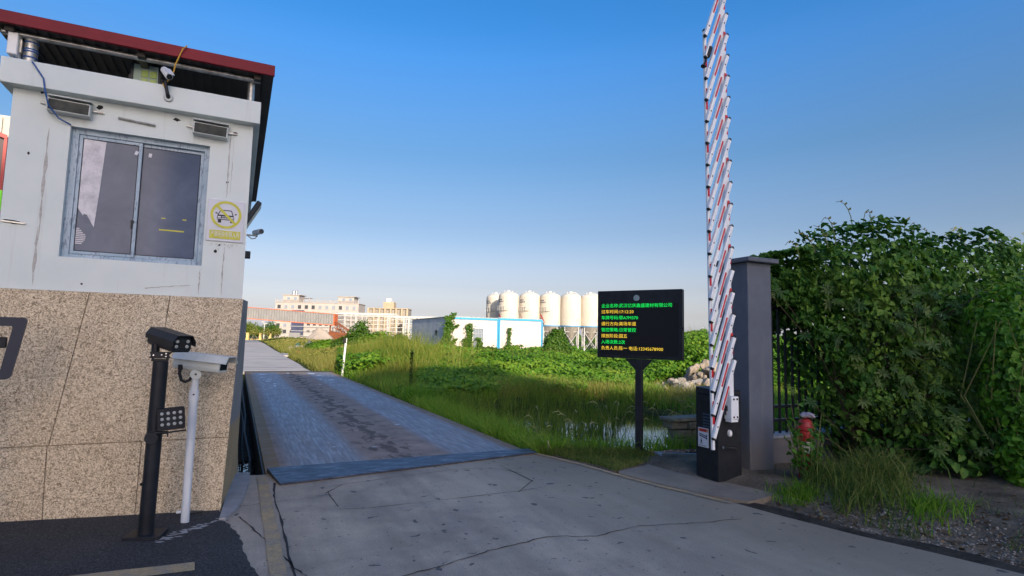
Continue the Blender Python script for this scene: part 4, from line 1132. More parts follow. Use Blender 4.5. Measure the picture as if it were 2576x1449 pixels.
# knob and crank
mb = MB(); mb.lathe([(.032, 0), (.033, .012), (.026, .03), (.012, .036)], (0, 0, 0), 16, 0, Matrix.Translation((-.015, -.18, .565)) @ Matrix.Rotation(R_(90), 4, 'X') @ Matrix.Diagonal((.85, 1.25, 1, 1))); mb.build('knob', MT['plastic_white'], bg_, smooth=True)
mb = MB(); mb.tube([(-.20, -.27, .425), (-.13, -.255, .42), (-.10, -.25, .415)], [.016, .012, .009], 8); mb.tube([(-.10, -.25, .415), (.03, -.235, .40), (.05, -.235, .385)], [.008, .007, .006], 8); mb.build('crank_handle', MT['chrome'], bg_, smooth=True)
mb = MB(); mb.tube([(-.10, -.18, .86), (-.10, -.24, .86)], .03, 10); mb.tube([(-.09, -.18, .84), (-.09, -.22, .84)], .06, 12); mb.build('drive_shaft', MT['bolt'], bg_)
# arm: the heavy boom, the thin follower bar and the slats between them
AY = -.285                                    # plane of the slats
LEAN = -.0155
def ax(x, z): return x + LEAN * (z - .9)
mb = MB(); mb.box(-.095, .025, AY - .012, AY + .10, .735, 1.00); mb.build('boom_bracket', MT['white_metal'], bg_, bevel=.006)
mb = MB(); mb.box(-.090, .020, AY - .006, AY + .09, .705, .733); mb.build('bracket_foot', MT['white_metal'], bg_, bevel=.004)
bsrc = None
for x in (-.055, -.003):
    for z in (.765, .97):
        mb = MB(); mb.lathe([(.012, 0), (.012, .005), (.006, .010)], (0, 0, 0), 10, 0, Matrix.Rotation(R_(90), 4, 'X'))
        if bsrc is None: bsrc = mb.build('bolt', MT['bolt'], bg_); bsrc.location = (x, AY - .012, z)
        else: inst(bsrc, (x, AY - .012, z))
def lean_box(x0, x1, y0, y1, z0, z1):
    m_ = MB()
    m_.add([(ax(x0, z0), y0, z0), (ax(x1, z0), y0, z0), (ax(x1, z0), y1, z0), (ax(x0, z0), y1, z0), (ax(x0, z1), y0, z1), (ax(x1, z1), y0, z1), (ax(x1, z1), y1, z1), (ax(x0, z1), y1, z1)],
           [(3,2,1,0),(4,5,6,7),(0,1,5,4),(1,2,6,5),(2,3,7,6),(3,0,4,7)])
    return m_
boom = lean_box(-.068, .000, AY + .032, AY + .085, 1.003, 6.3).build('boom', MT['white_metal'], bg_, bevel=.005)
bar = lean_box(-.352, -.314, AY + .030, AY + .062, .40, 5.38).build('follower_bar', MT['white_metal'], bg_, bevel=.004)
mb = MB(); mb.lathe([(.024, 0), (.024, .015), (.012, .03)], (ax(-.333, 5.38), AY + .046, 5.382), 12); mb.build('end_cap', MT['rubber'], bg_)
# red reflective plates along boom and follower
psrc = None; qsrc = None
for i in range(19):
    z = .82 + i * .53
    if z < 5.2 and z > .5:
        if psrc is None:
            mb = MB(); mb.box(-.015, .015, -.002, .0, -.13, .13); psrc = mb.build('reflector', MT['red_reflect'], bg_); psrc.location = (ax(-.331, z), AY + .0295, z)
        else: inst(psrc, (ax(-.331, z), AY + .0295, z))
    z = 1.62 + i * .53
    if z < 6.0:
        if qsrc is None:
            mb = MB(); mb.box(-.022, .022, -.002, .0, -.12, .12); qsrc = mb.build('reflector', MT['red_reflect'], bg_); qsrc.location = (ax(-.02, z), AY + .0315, z)
        else: inst(qsrc, (ax(-.02, z), AY + .0315, z))
# one slat: lower end at the origin, rising up and to the right
SDX, SDZ = .335, .882
SL = math.hypot(SDX, SDZ); SA = math.atan2(SDX, SDZ)
mb = MB(); mb.box(-.0225, .0225, -.017, .017, 0, SL); slat = mb.build('slat', MT['white_metal'], bg_, bevel=.005, seg=2)
for zz, sgn in ((0, -1), (SL, 1)):
    mb = MB(); mb.prism([(-.0235, 0), (.0235, 0), (.020, sgn * .013), (.008, sgn * .024), (-.008, sgn * .024), (-.020, sgn * .013)], -.018, .018, 'y'); c_ = mb.build('end_cap', MT['rubber'], slat, bevel=.003); c_.location = (0, 0, zz)
mb = MB(); mb.box(-.0115, .0115, -.0195, -.0175, SL * .355, SL * .66); mb.build('reflector', MT['red_reflect'], slat)
for zz in (.135, SL - .135):
    mb = MB(); mb.lathe([(.009, 0), (.009, .003), (.004, .007)], (0, 0, 0), 10, 0, Matrix.Rotation(R_(90), 4, 'X')); r_ = mb.build('rivet', MT['bolt'], slat); r_.location = (0, -.0175, zz)
for i in range(19):
    z = .54 + .2645 * i
    lc = (ax(4.935 - o_[0] + .003, z) - .002, AY, z)
    if i == 0: slat.location = lc; slat.rotation_euler = (0, SA, 0)
    else: inst(slat, lc, (0, SA, 0), bg_)
z = 5.0
mb = MB(); Tm = Matrix.Translation((ax(-.355, z), AY, z)) @ Matrix.Rotation(SA, 4, 'Y')
mb.tube([(0, 0, .04), (0, 0, .05), (0, 0, .17), (0, 0, .18)], [.028, .032, .032, .028], 12, 0, True, Tm); mb.tube([(0, 0, .06), (-.012, 0, -.10)], .012, 8, 0, True, Tm); mb.lathe([(.03, -.012), (.032, .0), (.014, .012)], (-.012, 0, -.10), 12, 0, Tm)
mb.build('rest_foot', MT['rubber'], bg_, smooth=True)

# ================================================================== GATE PILLAR AND FENCE
gp = thing('gate_pillar', 'grey rendered square gate pillar with a flat overhanging cap', 'gate pillar', (5.92, 5.42, 0))
mb = MB(); mb.box(-.205, .205, -.25, .25, 0, 2.64); mb.build('shaft', MT['pillar_grey'], gp, bevel=.008)
mb = MB(); mb.box(-.27, .27, -.33, .33, 2.642, 2.70); mb.build('cap', MT['pillar_grey'], gp, bevel=.01)
FY = 5.50
fence = thing('metal_fence', 'black bar fence on a low grey wall, half buried in vines', 'fence', (6.13, FY, 0))
rsrc = None
for z in (2.34, 2.12, .79, .61):
    mb = MB(); mb.box(0, 12.5, -.02, .02, z - .02, z + .02); mb.build('rail', MT['fence_black'], fence)
bs = None
for i in range(94):
    x = .11 + i * .131
    if bs is None:
        mb = MB(); mb.box(-.013, .013, -.013, .013, .44, 2.50); mb.lathe([(.014, 2.50), (.02, 2.53), (.002, 2.60)], (0, 0, 0), 4); bs = mb.build('bar', MT['fence_black'], fence); bs.location = (x, 0, 0)
    else: inst(bs, (x, 0, 0))
mb = MB(); mb.box(-.01, 12.5, -.11, .11, -.2, .40); mb.build('plinth_wall', M('plinth', (.20, .19, .20), (.15, .145, .15), 2, .85), fence)
mb = MB(); mb.box(-.01, 12.5, -.14, .14, .402, .435); mb.build('coping', M('coping', (.30, .33, .38), (.24, .26, .30), 3, .7), fence)

# ================================================================== LED NOTICE BOARD
lb = thing('led_board', 'black LED notice board with green and yellow lines on a single post', 'display board', (5.28, 6.76, 0), R_(-57.5))
# local x runs along the face, -y looks at the road
mb = MB(); mb.tube([(0, 0, -.05), (0, 0, 1.25)], .052, 4); mb.v = mb.v
pole = MB().box(-.048, .048, -.04, .04, -.08, 1.36).build('post', MT['black_metal'], lb, bevel=.006)
mb = MB(); mb.prism([(-.20, 1.365), (.20, 1.365), (.052, 1.21), (-.052, 1.21)], -.035, .035, 'y'); mb.build('gusset', MT['black_metal'], lb)
BW, BZ0, BZ1 = .635, 1.37, 2.365
mb = MB(); mb.box(-BW, BW, -.055, .055, BZ0, BZ1); mb.build('cabinet', MT['black_metal'], lb, bevel=.006)
mb = MB(); mb.box(-BW + .045, BW - .045, -.0585, -.0553, BZ0 + .05, BZ1 - .19); scr = mb.build('screen', MT['screen'], lb)
mb = MB(); mb.lathe([(.045, 0), (.045, .006), (.040, .008)], (0, 0, 0), 24, 0, Matrix.Translation((-.025, -.0555, BZ1 - .115)) @ Matrix.Rotation(R_(90), 4, 'X')); mb.build('speaker_grille', MT['sensor_grey'], lb)
mb = MB(); mb.box(BW + .0005, BW + .006, -.02, .02, 1.78, 1.83); mb.build('latch', MT['black'], lb)
rows = [('企业名称:武汉亿庆鑫盛建材有限公司', 'g'), ('过车时间:17:12:20', 'y'), ('车牌号码:鄂A7M370', 'g'), ('通行方向:离场车道', 'y'), ('管控策略:日常管控', 'g'), ('排放阶段:国五', 'y'), ('入场次数:2次', 'g'), ('负责人员:陈一 电话:12345678900', 'y')]
for i, (s_, c_) in enumerate(rows):
    text(s_, .0625, MT['led_green' if c_ == 'g' else 'led_yellow'], scr, (-.572, -.0605, BZ1 - .228 - i * .0895), (R_(90), 0, 0), 'text_line', sx=1.06)

# ================================================================== SMALL THINGS BY THE PILLAR
hy = thing('fire_hydrant', 'red fire hydrant with a white band and a plastic bag behind leafy shoots', 'hydrant', (6.12, 4.72, .01))
mb = MB(); mb.lathe([(.13, 0), (.13, .04), (.085, .05), (.08, .34), (.0805, .345)], n=20); mb.build('base', MT['hydrant_red'], hy, smooth=True)
mb = MB(); mb.lathe([(.082, .346), (.084, .36), (.084, .47), (.082, .48)], n=20); mb.build('band', MT['print_white'], hy, smooth=True)
mb = MB(); mb.lathe([(.081, .481), (.08, .60), (.10, .615), (.10, .64), (.085, .65), (.075, .70), (.045, .735), (.018, .745), (.018, .775)], n=20); mb.build('barrel', MT['hydrant_red'], hy, smooth=True)
for a in (200, 320, 90):
    mb = MB(); Tm = Matrix.Rotation(R_(a), 4, 'Z'); mb.tube([(.06, 0, .56), (.125, 0, .56)], .036, 12, 0, True, Tm); mb.tube([(.125, 0, .56), (.15, 0, .56)], .046, 8, 0, True, Tm); mb.build('outlet', MT['hydrant_red'], hy)
bgm = bmesh.new(); bmesh.ops.create_icosphere(bgm, subdivisions=3, radius=.085)
for v in bgm.verts:
    n_ = .75 + .5 * float(vnoise(v.co.x * 3 + v.co.z, v.co.y * 3 - v.co.z, .06)); v.co *= n_; v.co.z *= .40
me = bpy.data.meshes.new('plastic_bag'); bgm.to_mesh(me); bgm.free(); me.materials.append(MT['bag'])
o = bpy.data.objects.new('plastic_bag', me); COL.objects.link(o); o.location = (6.15, 4.71, .79); tag(o, 'crumpled pale plastic bag draped on top of the red hydrant', 'bag')
mb = MB(); mb.box(-.10, .10, -.05, .05, 0, .055)
tag(mb.build('brick', MT['block'], None, bevel=.006, loc=(5.90, 4.86, .013), rot=(0, 0, R_(-24))), 'single grey brick lying at the foot of the gate pillar', 'brick')
mb = MB(); mb.box(-.05, .05, -.03, .03, 0, .03)
tag(mb.build('stone', MT['rock'], None, bevel=.01, loc=(5.72, 5.06, .013), rot=(0, 0, .5)), 'small pale chip of stone against the bottom corner of the gate pillar', 'stone')
mb = MB(); mb.lathe([(.028, 0), (.033, .01), (.031, .06), (.034, .09), (.033, .14), (.018, .175), (.012, .19), (.013, .205)], n=14)
bo = mb.build('plastic_bottle', MT['bottle_blue'], None, smooth=True, loc=(8.25, 4.05, .32), rot=(R_(82), R_(8), R_(62)))
tag(bo, 'crushed pale blue plastic bottle lying in the shade under the hedge', 'bottle')
mb = MB(); mb.tube([(0, 0, -.08), (-.02, .01, .08), (-.055, .02, .20)], [.028, .024, .018], 6)
tag(mb.build('wooden_stake', MT['wood_grey'], None, loc=(4.15, 7.32, -.02)), 'short pale wooden stake leaning at the edge of the pond bank', 'stake')
# courses of block beside the cabinet
bs_ = thing('block_stack', 'rough stack of mossy blocks between the pond and the black cabinet', 'block stack', (6.50, 6.98, -.20))
rr = random.Random(3); src = None
for j in range(5):
    for i in range(3):
        loc = (-.36 + i * .30 + (j % 2) * .06 + rr.uniform(-.02, .02), rr.uniform(-.04, .04), .06 + j * .125)
        if src is None:
            mb = MB(); mb.box(-.14, .14, -.12, .12, -.055, .055); src = mb.build('block', MT['block'], bs_, bevel=.012); src.location = loc
        else: inst(src, loc, (0, 0, rr.uniform(-.1, .1)))
mb = MB(); mb.box(-.55, .55, -.16, .16, .625, .68); mb.build('top_slab', MT['block'], bs_, bevel=.01)
# crushed brick beside the LED post
rr = random.Random(9); rmb = []
for q in range(4):
    b = bmesh.new(); bmesh.ops.create_icosphere(b, subdivisions=1, radius=1)
    for v in b.verts: v.co *= rr.uniform(.6, 1.15)
    m_ = bpy.data.meshes.new('brick_bit'); b.to_mesh(m_); b.free(); rmb.append(m_)
def scatter_rocks(n, fpos, fsize, rr, mats, name, squash=.7):
    V = []; F = []; mi = []; off = 0
    for i in range(n):
        me = rmb[rr.randrange(4)]; p = fpos(); s = fsize()
        e = Matrix.Rotation(rr.random() * 6.28, 3, 'Z') @ Matrix.Rotation(rr.random() * 6.28, 3, 'X')
        for v in me.vertices:
            c = e @ v.co; V.append((p[0] + c.x * s, p[1] + c.y * s, p[2] + c.z * s * squash))
        for f in me.polygons: F.append([k + off for k in f.vertices]); mi.append(rr.randrange(len(mats)))
        off += len(me.vertices)
    return npmesh(name, np.array(V), [np.array(F)], mats, mi=mi)
def p_():
    x = rr.uniform(5.3, 6.3); y = float(bank_line(x)) + .04 + rr.gauss(0, .07)
    return (x, y, float(terrain_z(x, y)) + .02)
tag(scatter_rocks(260, p_, lambda: rr.uniform(.012, .04), rr, [MT['brick_red'], MT['pebble']], 'brick_rubble'), kind='stuff')

# ================================================================== ROCK PILE ACROSS THE POND
def make_rock(seed, sub=2):
    r = random.Random(seed); b = bmesh.new(); bmesh.ops.create_icosphere(b, subdivisions=sub, radius=1)
    for k in range(9):                       # chop flat broken faces
        n = Vector((r.gauss(0, 1), r.gauss(0, 1), r.gauss(0, 1))).normalized(); d = r.uniform(.45, .78)
        for v in b.verts:
            e = v.co.dot(n) - d
            if e > 0: v.co -= n * e
    for v in b.verts: v.co *= 1 + r.uniform(-.03, .03)
    me = bpy.data.meshes.new('rubble_rock'); b.to_mesh(me); b.free(); return me
rock_meshes = [make_rock(40 + i) for i in range(8)]
for i, m_ in enumerate(rock_meshes): m_.materials.append(MT['rock'] if i % 4 else MT['rock_dark'])
rr = random.Random(17)
RC = (13.85, 15.0)
PD = Vector((CS, -SN, 0)); PV = Vector((SN, CS, 0))
k = 0
def add_rock(px, pv, z, s, label=None):
    global k
    p = Vector((RC[0], RC[1], 0)) + PD * px + PV * pv
    o = bpy.data.objects.new('rubble_rock', rock_meshes[k % 8]); COL.objects.link(o); k += 1
    o.location = (p.x, p.y, z); o.rotation_euler = (rr.random() * 6, rr.random() * 6, rr.random() * 6); o.scale = (s * rr.uniform(.85, 1.35), s * rr.uniform(.8, 1.1), s * rr.uniform(.6, .95))
    tag(o, label or 'pale broken lump of concrete in the rubble pile beyond the pond', 'rock', 'broken concrete rubble')
add_rock(-.35, -.55, .05, .36, 'biggest dark-faced block at the near foot of the rubble pile')
add_rock(.45, -.35, .30, .36, 'large pale boulder in the middle of the rubble pile behind the cabinet')
add_rock(-.60, -.75, -.12, .42, 'long low slab lying flat at the foot of the rubble pile')
for i in range(95):
    px = rr.uniform(-.85, 2.2); row = rr.uniform(-.7, 1.3)
    top = 1.35 * max(0, 1 - abs(px - .8) / 2.2) * (1 - max(0, -row) * .9) - .25
    z = -.32 + max(0, top + .3) * rr.random() ** .5
    z = min(z, -.3 + (row + .75) * 1.1 + .3)
    add_rock(px, row, z, rr.uniform(.10, .27), 'pale broken lump high up on the rubble pile beyond the pond' if z > .45 else 'broken lump at the foot of the rubble pile, on the pond side' if row < -.3 else 'broken lump on the far slope of the rubble pile' if row > .6 else 'broken lump in the shoulder of the rubble pile behind the barrier' if px > .9 else None)

# ================================================================== PORTABLE CABINS
def cabin(name, label, x0, x1, y0, y1, z0, z1, wnd):
    t = thing(name, label, 'cabin', (x0, y0, z0)); w = x1 - x0; d = y1 - y0; h = z1 - z0
    mb = MB(); mb.box(.05, w - .05, .05, d, .1, h - .08)
    if wnd:
        mb = MB(); a, b, c, e = wnd
        for q in ((.05, a, .05, d, .1, h - .08), (b, w - .05, .05, d, .1, h - .08), (a, b, .05, d, .1, c), (a, b, .05, d, e, h - .08), (a, b, .2, d, c, e)): mb.box(*q)
    mb.build('front_panel', MT['cabin_panel'], t)
    # seams of the sandwich panels
    for xa, xb in ((0, .10), (w - .10, w)):
        mb = MB(); mb.box(xa, xb, 0, .12, 0, h); mb.build('corner_post', MT['blue_frame'], t)
    mb = MB(); mb.box(.10, w - .10, .0, .12, h - .13, h); mb.build('frame_rail', MT['blue_frame'], t)
    mb = MB(); mb.box(.10, w - .10, .0, .12, 0, .12); mb.build('frame_rail', MT['blue_frame'], t)
    mb = MB(); mb.box(-.02, w + .02, .12, d + .02, h + .002, h + .05); mb.build('roof', MT['galv'], t)
    n = int(d / .22); mb = MB()
    for i in range(n):                        # ribbed end sheet
        y = .13 + i * .22; mb.prism([(.048, y), (.048, y + .20), (.02, y + .15), (.02, y + .05)], .1, h - .02, 'z')
    mb.build('end_sheet', MT['cabin_grey'], t)
    return t
CZ0, CZ1 = .35, 2.99
c1 = cabin('portable_cabin', 'white blue-framed portable cabin with a barred window and ivy', 12.22, 15.70, 35.0, 43.8, CZ0, CZ1, (1.30, 2.42, .62, 1.98))
c2 = cabin('portable_cabin', 'white blue-framed portable cabin with a blank wall beside the silos', 15.74, 19.05, 35.02, 43.8, CZ0, CZ1 + .05, None)
w1 = MB().box(1.30, 1.345, .0, .10, .62, 1.98).box(2.375, 2.42, 0, .10, .62, 1.98).box(1.345, 2.375, 0, .10, .62, .665).box(1.345, 2.375, 0, .10, 1.935, 1.98).box(1.62, 1.66, 0, .09, .665, 1.935).build('window', MT['plastic_white'], c1)
MB().box(1.66, 2.375, .06, .08, .665, 1.935).build('pane', MT['win_pale'], w1)
MB().box(1.345, 1.62, .10, .12, .665, 1.935).build('dark_opening', MT['black'], w1)
mb = MB()
for i in range(7): mb.box(1.68 + i * .11, 1.694 + i * .11, -.05, -.036, .62, 1.96)
for z in (.64, 1.10, 1.60, 1.94): mb.box(1.30, 2.42, -.036, -.026, z, z + .014)
mb.build('window_bars', MT['steel_white'], w1)
for (y, z, w_, h_, mt) in ((7.4, 1.35, .5, .38, 'win_pale'), (7.1, .95, .55, .42, 'dark_grey'), (2.5, 1.45, .4, .38, 'dark_grey'), (2.5, 1.62, .38, .08, 'print_red')):
    MB().box(.012, .0185, y, y + w_, z, z + h_).build('poster', MT[mt], c1)

# ================================================================== SILOS
def silo(X, d, label, logo, pipe, ladder, mark):
    x, y = cs(X, d)
    t = thing('cement_silo', label, 'silo', (x, y, 0), VIEW, 'row of cement silos')
    r = 1.44; z0, z1 = 3.75, 7.95
    mb = MB(); mb.lathe([(r, z0), (r, z1 - .55), (r * .985, z1 - .25)], n=36); mb.build('barrel', MT['silo_paint'], t, smooth=True)
    mb = MB(); mb.lathe([(r * .985, z1 - .249), (r * .93, z1 - .05), (r * .70, z1 + .18), (r * .3, z1 + .34), (.05, z1 + .38)], n=36); mb.build('dome', MT['silo_paint'], t, smooth=True)
    mb = MB(); mb.lathe([(r * 1.02, z0 - .16), (r * 1.02, z0 - .003)], n=36); mb.build('ring_beam', MT['silo_blue'], t, smooth=True)
    mb = MB(); mb.lathe([(.25, 1.6), (r * .98, z0 - .165)], n=28); mb.build('hopper', MT['rock_dark'], t, smooth=True)
    for a in (45, 135, 225, 315):
        c, s = math.cos(R_(a)) * r * .92, math.sin(R_(a)) * r * .92
        mb = MB(); mb.tube([(c, s, 0), (c, s, z0 - .17)], .09, 8); mb.build('leg', MT['steel_white'], t)
    mb = MB()
    for a in (45, 135, 225, 315):
        c, s = math.cos(R_(a)) * r * .92, math.sin(R_(a)) * r * .92; c2_, s2 = math.cos(R_(a + 90)) * r * .92, math.sin(R_(a + 90)) * r * .92
        mb.tube([(c, s, .3), (c2_, s2, 2.9)], .045, 5); mb.tube([(c2_, s2, .3), (c, s, 2.9)], .045, 5); mb.tube([(c, s, 2.9), (c2_, s2, 2.9)], .05, 5)
    mb.build('bracing', MT['steel_white'], t)
    mb = MB(); rr = random.Random(int(X * 10) + 99)
    for i in range(4): mb.box(-.6 + i * .35, -.5 + i * .35, -.4, -.3, z1 + .2, z1 + .45)
    mb.box(-.15, .15, -.15, .15, z1 + .36, z1 + .58); mb.build('vent', MT['steel_white'], t)
    if pipe:
        mb = MB(); pts = [(r + .12, -.3, z) for z in (.5, 3, 6, z1 - .2)] + [(r + .12 + .14 * (1 - math.cos(a)), -.3, z1 - .2 + .22 * math.sin(a)) for a in np.linspace(.3, math.pi, 6)]
        mb.tube(pts, .07, 8); mb.tube([(-.3, -.6, z1 + .22), (.3, -.55, z1 + .42), (.9, -.4, z1 + .22), (1.05, -.4, z1 - .05)], .05, 6); mb.build('fill_pipe', MT['steel_white'], t, smooth=True)
    def curved(u0, u1, za, zb, mat, name, off=.012, skew=0.0, n=6):
        vs, fs = [], []
        for i in range(n + 1):
            u = u0 + (u1 - u0) * i / n; a = R_(-90 + u)
            q = (r + off)
            vs += [(q * math.cos(a), q * math.sin(a), za + skew * i / n), (q * math.cos(a), q * math.sin(a), zb + skew * i / n)]
            if i: fs.append((2 * i - 2, 2 * i, 2 * i + 1, 2 * i - 1))
        m_ = MB(); m_.add(vs, fs); return m_.build(name, mat, t)
    if ladder:
        for q in (0, 1): curved(-62 + q * 3, -18 + q * 14, 6.05 - q * .45, 6.12 - q * .45, MT['rock'], 'platform', .28 - q * .1)
        m_ = MB()
        for u in (-60, -45, -30, -20): a = R_(-90 + u); m_.tube([(1.7 * math.cos(a), 1.7 * math.sin(a), 5.6), (1.7 * math.cos(a), 1.7 * math.sin(a), 6.3)], .03, 5)
        m_.build('railing', MT['steel_white'], t)
        for j, zz in enumerate((7.05, 6.78)):
            for i in range(4 + j): curved(-74 + i * 9.5, -68 + i * 9.5, zz, zz + .17, MT['net_blue'], 'lettering', n=2)
    if logo:
        a_, b_ = (MT['print_red'], MT['net_blue']) if logo == 2 else (M('faded_red', (.48, .30, .25), None), M('faded_blue', (.40, .40, .42), None))
        def swoosh(mat, w, dz, nm):
            vs, fs = [], []
            for i in range(9):
                s = i / 8; a = R_(-90 - 72 + 30 * s + 10 * s * s); zc = 4.85 - 1.1 * s * s + dz; h = w * math.sin(math.pi * (.15 + .8 * s)) + .02
                q = r + .012
                vs += [(q * math.cos(a), q * math.sin(a), zc - h), (q * math.cos(a), q * math.sin(a), zc + h)]
                if i: fs.append((2 * i - 2, 2 * i, 2 * i + 1, 2 * i - 1))
            m_ = MB(); m_.add(vs, fs); m_.build(nm, mat, t)
        swoosh(a_, .16, .28, 'emblem'); swoosh(b_, .20, -.22, 'emblem')
    if mark:
        for j in range(3): curved(mark, mark + 22, 4.35 + j * .14, 4.38 + j * .14, MT['corrugated'], 'notice_line')
        for j in range(2): curved(mark + j * 21, mark + 1 + j * 21, 4.35, 4.64, MT['corrugated'], 'notice_line')
D0 = 80.0; px = D0 / 1442.0
silo((1247 - 1288) * px, 84.0, 'stained cement silo standing behind the row, partly in shade', 1, False, True, 0)
silo((1280.5 - 1288) * px, D0, 'cement silo with a bright red and blue emblem, above the barred cabin', 2, False, True, 0)
silo((1333.5 - 1288) * px, D0, 'cement silo with a faded emblem, above the blank cabin', 1, False, True, 0)
silo((1385 - 1288) * px, D0, 'cement silo with a red and blue emblem, just past the blank cabin', 2, False, True, 0)
silo((1437.5 - 1288) * px, D0, 'plain cement silo with a small notice, second silo from the notice board', 0, True, False, 22)
silo((1487 - 1288) * px, D0 + .3, 'plain cement silo with a curved pipe, nearest the notice board', 0, True, False, 22)
silo((1538 - 1288) * px, D0 + .3, 'cement silo mostly hidden behind the notice board', 0, True, False, 0)

# ================================================================== CONVEYOR, HOPPER, HEAP
cg = thing('conveyor_gallery', 'ribbed grey conveyor gallery with orange edges sloping down over the road', 'conveyor', (*cs(-34.0, 110), 0), VIEW)
slope = -(6.95 - 5.75) / 21.5
L = 58.0; zt = lambda x: 5.75 + slope * x
mb = MB(); n = 116
vs, fs = [], []
for i in range(n * 4 + 1):
    x = -L + L * i / (n * 4); y = (0, -.13, -.13, 0)[i % 4]
    vs += [(x, y, zt(x) - 2.05), (x, y, zt(x) - .0)]
    if i: fs.append((2 * i - 2, 2 * i, 2 * i + 1, 2 * i - 1))
mb.add(vs, fs); mb.build('ribbed_cladding', MT['corrugated'], cg)
mb = MB(); mb.add([(-L, .02, zt(-L) - 2.03), (0, .02, zt(0) - 2.03), (0, 2, zt(0) - 2.03), (-L, 2, zt(-L) - 2.03), (-L, .02, zt(-L)), (0, .02, zt(0)), (0, 2, zt(0)), (-L, 2, zt(-L))], [(3,2,1,0),(4,5,6,7),(0,1,5,4),(1,2,6,5),(2,3,7,6),(3,0,4,7)]); mb.build('casing', MT['corrugated'], cg)
for dz, h in ((.01, .10), (-2.16, .13)):
    mb = MB(); mb.add([(x, y, zt(x) + dz + q * h) for x in (-L, .12) for y in (-.14, 2.05) for q in (0, 1)], [(0, 1, 3, 2), (4, 6, 7, 5), (0, 4, 5, 1), (2, 3, 7, 6), (1, 5, 7, 3), (0, 2, 6, 4)]); mb.build('edge_trim', MT['orange'], cg)
mb = MB(); mb.box(-.02, .14, -.15, 2.06, zt(0) - 2.02, zt(0) + .0); mb.build('end_trim', MT['orange'], cg)
mb = MB(); mb.tube([(-.9, .9, 0), (-.9, .9, zt(0) - 1.96)], .14, 8); mb.build('support_post', MT['rust'], cg)
for x in (-27, -46): MB().tube([(x, .9, 0), (x, .9, zt(x) - 1.96)], .2, 8).build('support_post', MT['rust'], cg)
mb = MB()
for yy in (.1, 1.6):
    mb.tube([(.14, yy, 3.2), (4.6, yy, .7)], .09, 6); mb.tube([(.14, yy, 4.3), (4.8, yy, 1.5)], .09, 6)
    for i in range(6):
        a = i / 6; b = (i + .5) / 6
        mb.tube([(.14 + 4.46 * a, yy, 3.2 - 2.5 * a), (.14 + 4.6 * b, yy, 4.3 - 2.8 * b)], .05, 5); mb.tube([(.14 + 4.6 * b, yy, 4.3 - 2.8 * b), (.14 + 4.46 * (a + 1 / 6), yy, 3.2 - 2.5 * (a + 1 / 6))], .05, 5)
mb.build('truss', MT['rust'], cg)
hp = thing('feed_hopper', 'rusty orange feed hopper among weeds below the conveyor end', 'hopper', (*cs(-32.4, 106), 0), VIEW)
mb = MB(); mb.add([(-1.9, 0, .7), (3.1, 0, .7), (3.1, 2, .7), (-1.9, 2, .7), (-1.1, 0, 2.5), (2.7, 0, 2.1), (2.7, 2, 2.1), (-1.1, 2, 2.5)], [(3,2,1,0),(4,5,6,7),(0,1,5,4),(1,2,6,5),(2,3,7,6),(3,0,4,7)]); mb.build('bin', MT['rust'], hp)
mb = MB(); mb.box(-1.8, -1.6, .1, .3, 0, .7); mb.box(2.8, 3.0, .1, .3, 0, .7); mb.box(-1.8, -1.6, 1.7, 1.9, 0, .7); mb.box(2.8, 3.0, 1.7, 1.9, 0, .7); mb.build('leg', MT['rust'], hp)
def heap(X, d, w, h, name, label, mat, seed):
    rr = np.random.default_rng(seed); n = 26
    g = np.linspace(-1, 1, n); gx_, gy_ = np.meshgrid(g, g); q = np.sqrt(gx_ ** 2 + gy_ ** 2)
    z = h * np.clip(1 - q, -.06, 1) ** .9 * (1 + .25 * (vnoise(gx_ * 3 + seed, gy_ * 3, .5) - .5)) if False else h * np.clip(1 - q, 0, 1) * (1 + .35 * (vnoise(gx_ * 3 + seed, gy_ * 3, .6) - .5)) - .02
    x0, y0 = cs(X, d)
    id_ = np.arange(n * n).reshape(n, n); qd = np.stack([id_[:-1, :-1], id_[:-1, 1:], id_[1:, 1:], id_[1:, :-1]], -1).reshape(-1, 4)
    o = npmesh(name, np.stack([gx_.ravel() * w, gy_.ravel() * w * .7, z.ravel()], 1), [qd], mat, smooth=True); o.location = (x0, y0, 0); o.rotation_euler = (0, 0, VIEW)
    return tag(o, label, 'heap')
heap(-33.2, 100, 3.5, 3.3, 'sand_heap', 'pale sand heap under the end of the conveyor gallery', MT['sand'], 3)
heap(-36.0, 97, 2.2, 1.0, 'sand_heap', 'low sand heap beside the taller one under the conveyor', MT['sand'], 8)

# ================================================================== FAR BUILDINGS
ap = thing('apartment_block', 'pale tiled apartment block with two roof rooms and steel water tanks', 'apartment block', (*cs(-122.0, 296), 0), VIEW)
W = 43.0; H = 18.3
mb = MB(); mb.box(0, W, 0, 13, 0, H); mb.build('wall', MT['panel_wall'], ap)
mb = MB(); mb.box(-.25, W + .25, -.25, 13.2, H + .003, H + .35); mb.build('cornice', MT['conc_white'], ap)
mb = MB()
for i in range(13): mb.box(i * 3.56, i * 3.56 + .4, -.1, .3, H + .353, H + 1.75)
for z in (.9, 1.45): mb.box(0, W, .05, .15, H + z, H + z + .12)
for i in range(60): mb.box(.35 + i * .71, .43 + i * .71, .08, .12, H + .353, H + 1.45)
mb.build('roof_railing', MT['conc_white'], ap)
def penthouse(x0, x1, h):
    mb = MB(); mb.box(x0, x1, .8, 9, H + .353, H + h); o = mb.build('roof_room', MT['panel_wall'], ap)
    mb = MB(); mb.box(x0 - .5, x1 + 1.0, .3, 9.5, H + h + .003, H + h + .3); mb.build('roof_slab', MT['conc_white'], o)
    for i in range(2):
        xc = x0 + 2.2 + i * 3.5; mb = MB(); mb.box(xc, xc + 1.45, .74, .797, H + 1.6, H + 2.9); mb.build('window', MT['win_pale'], o)
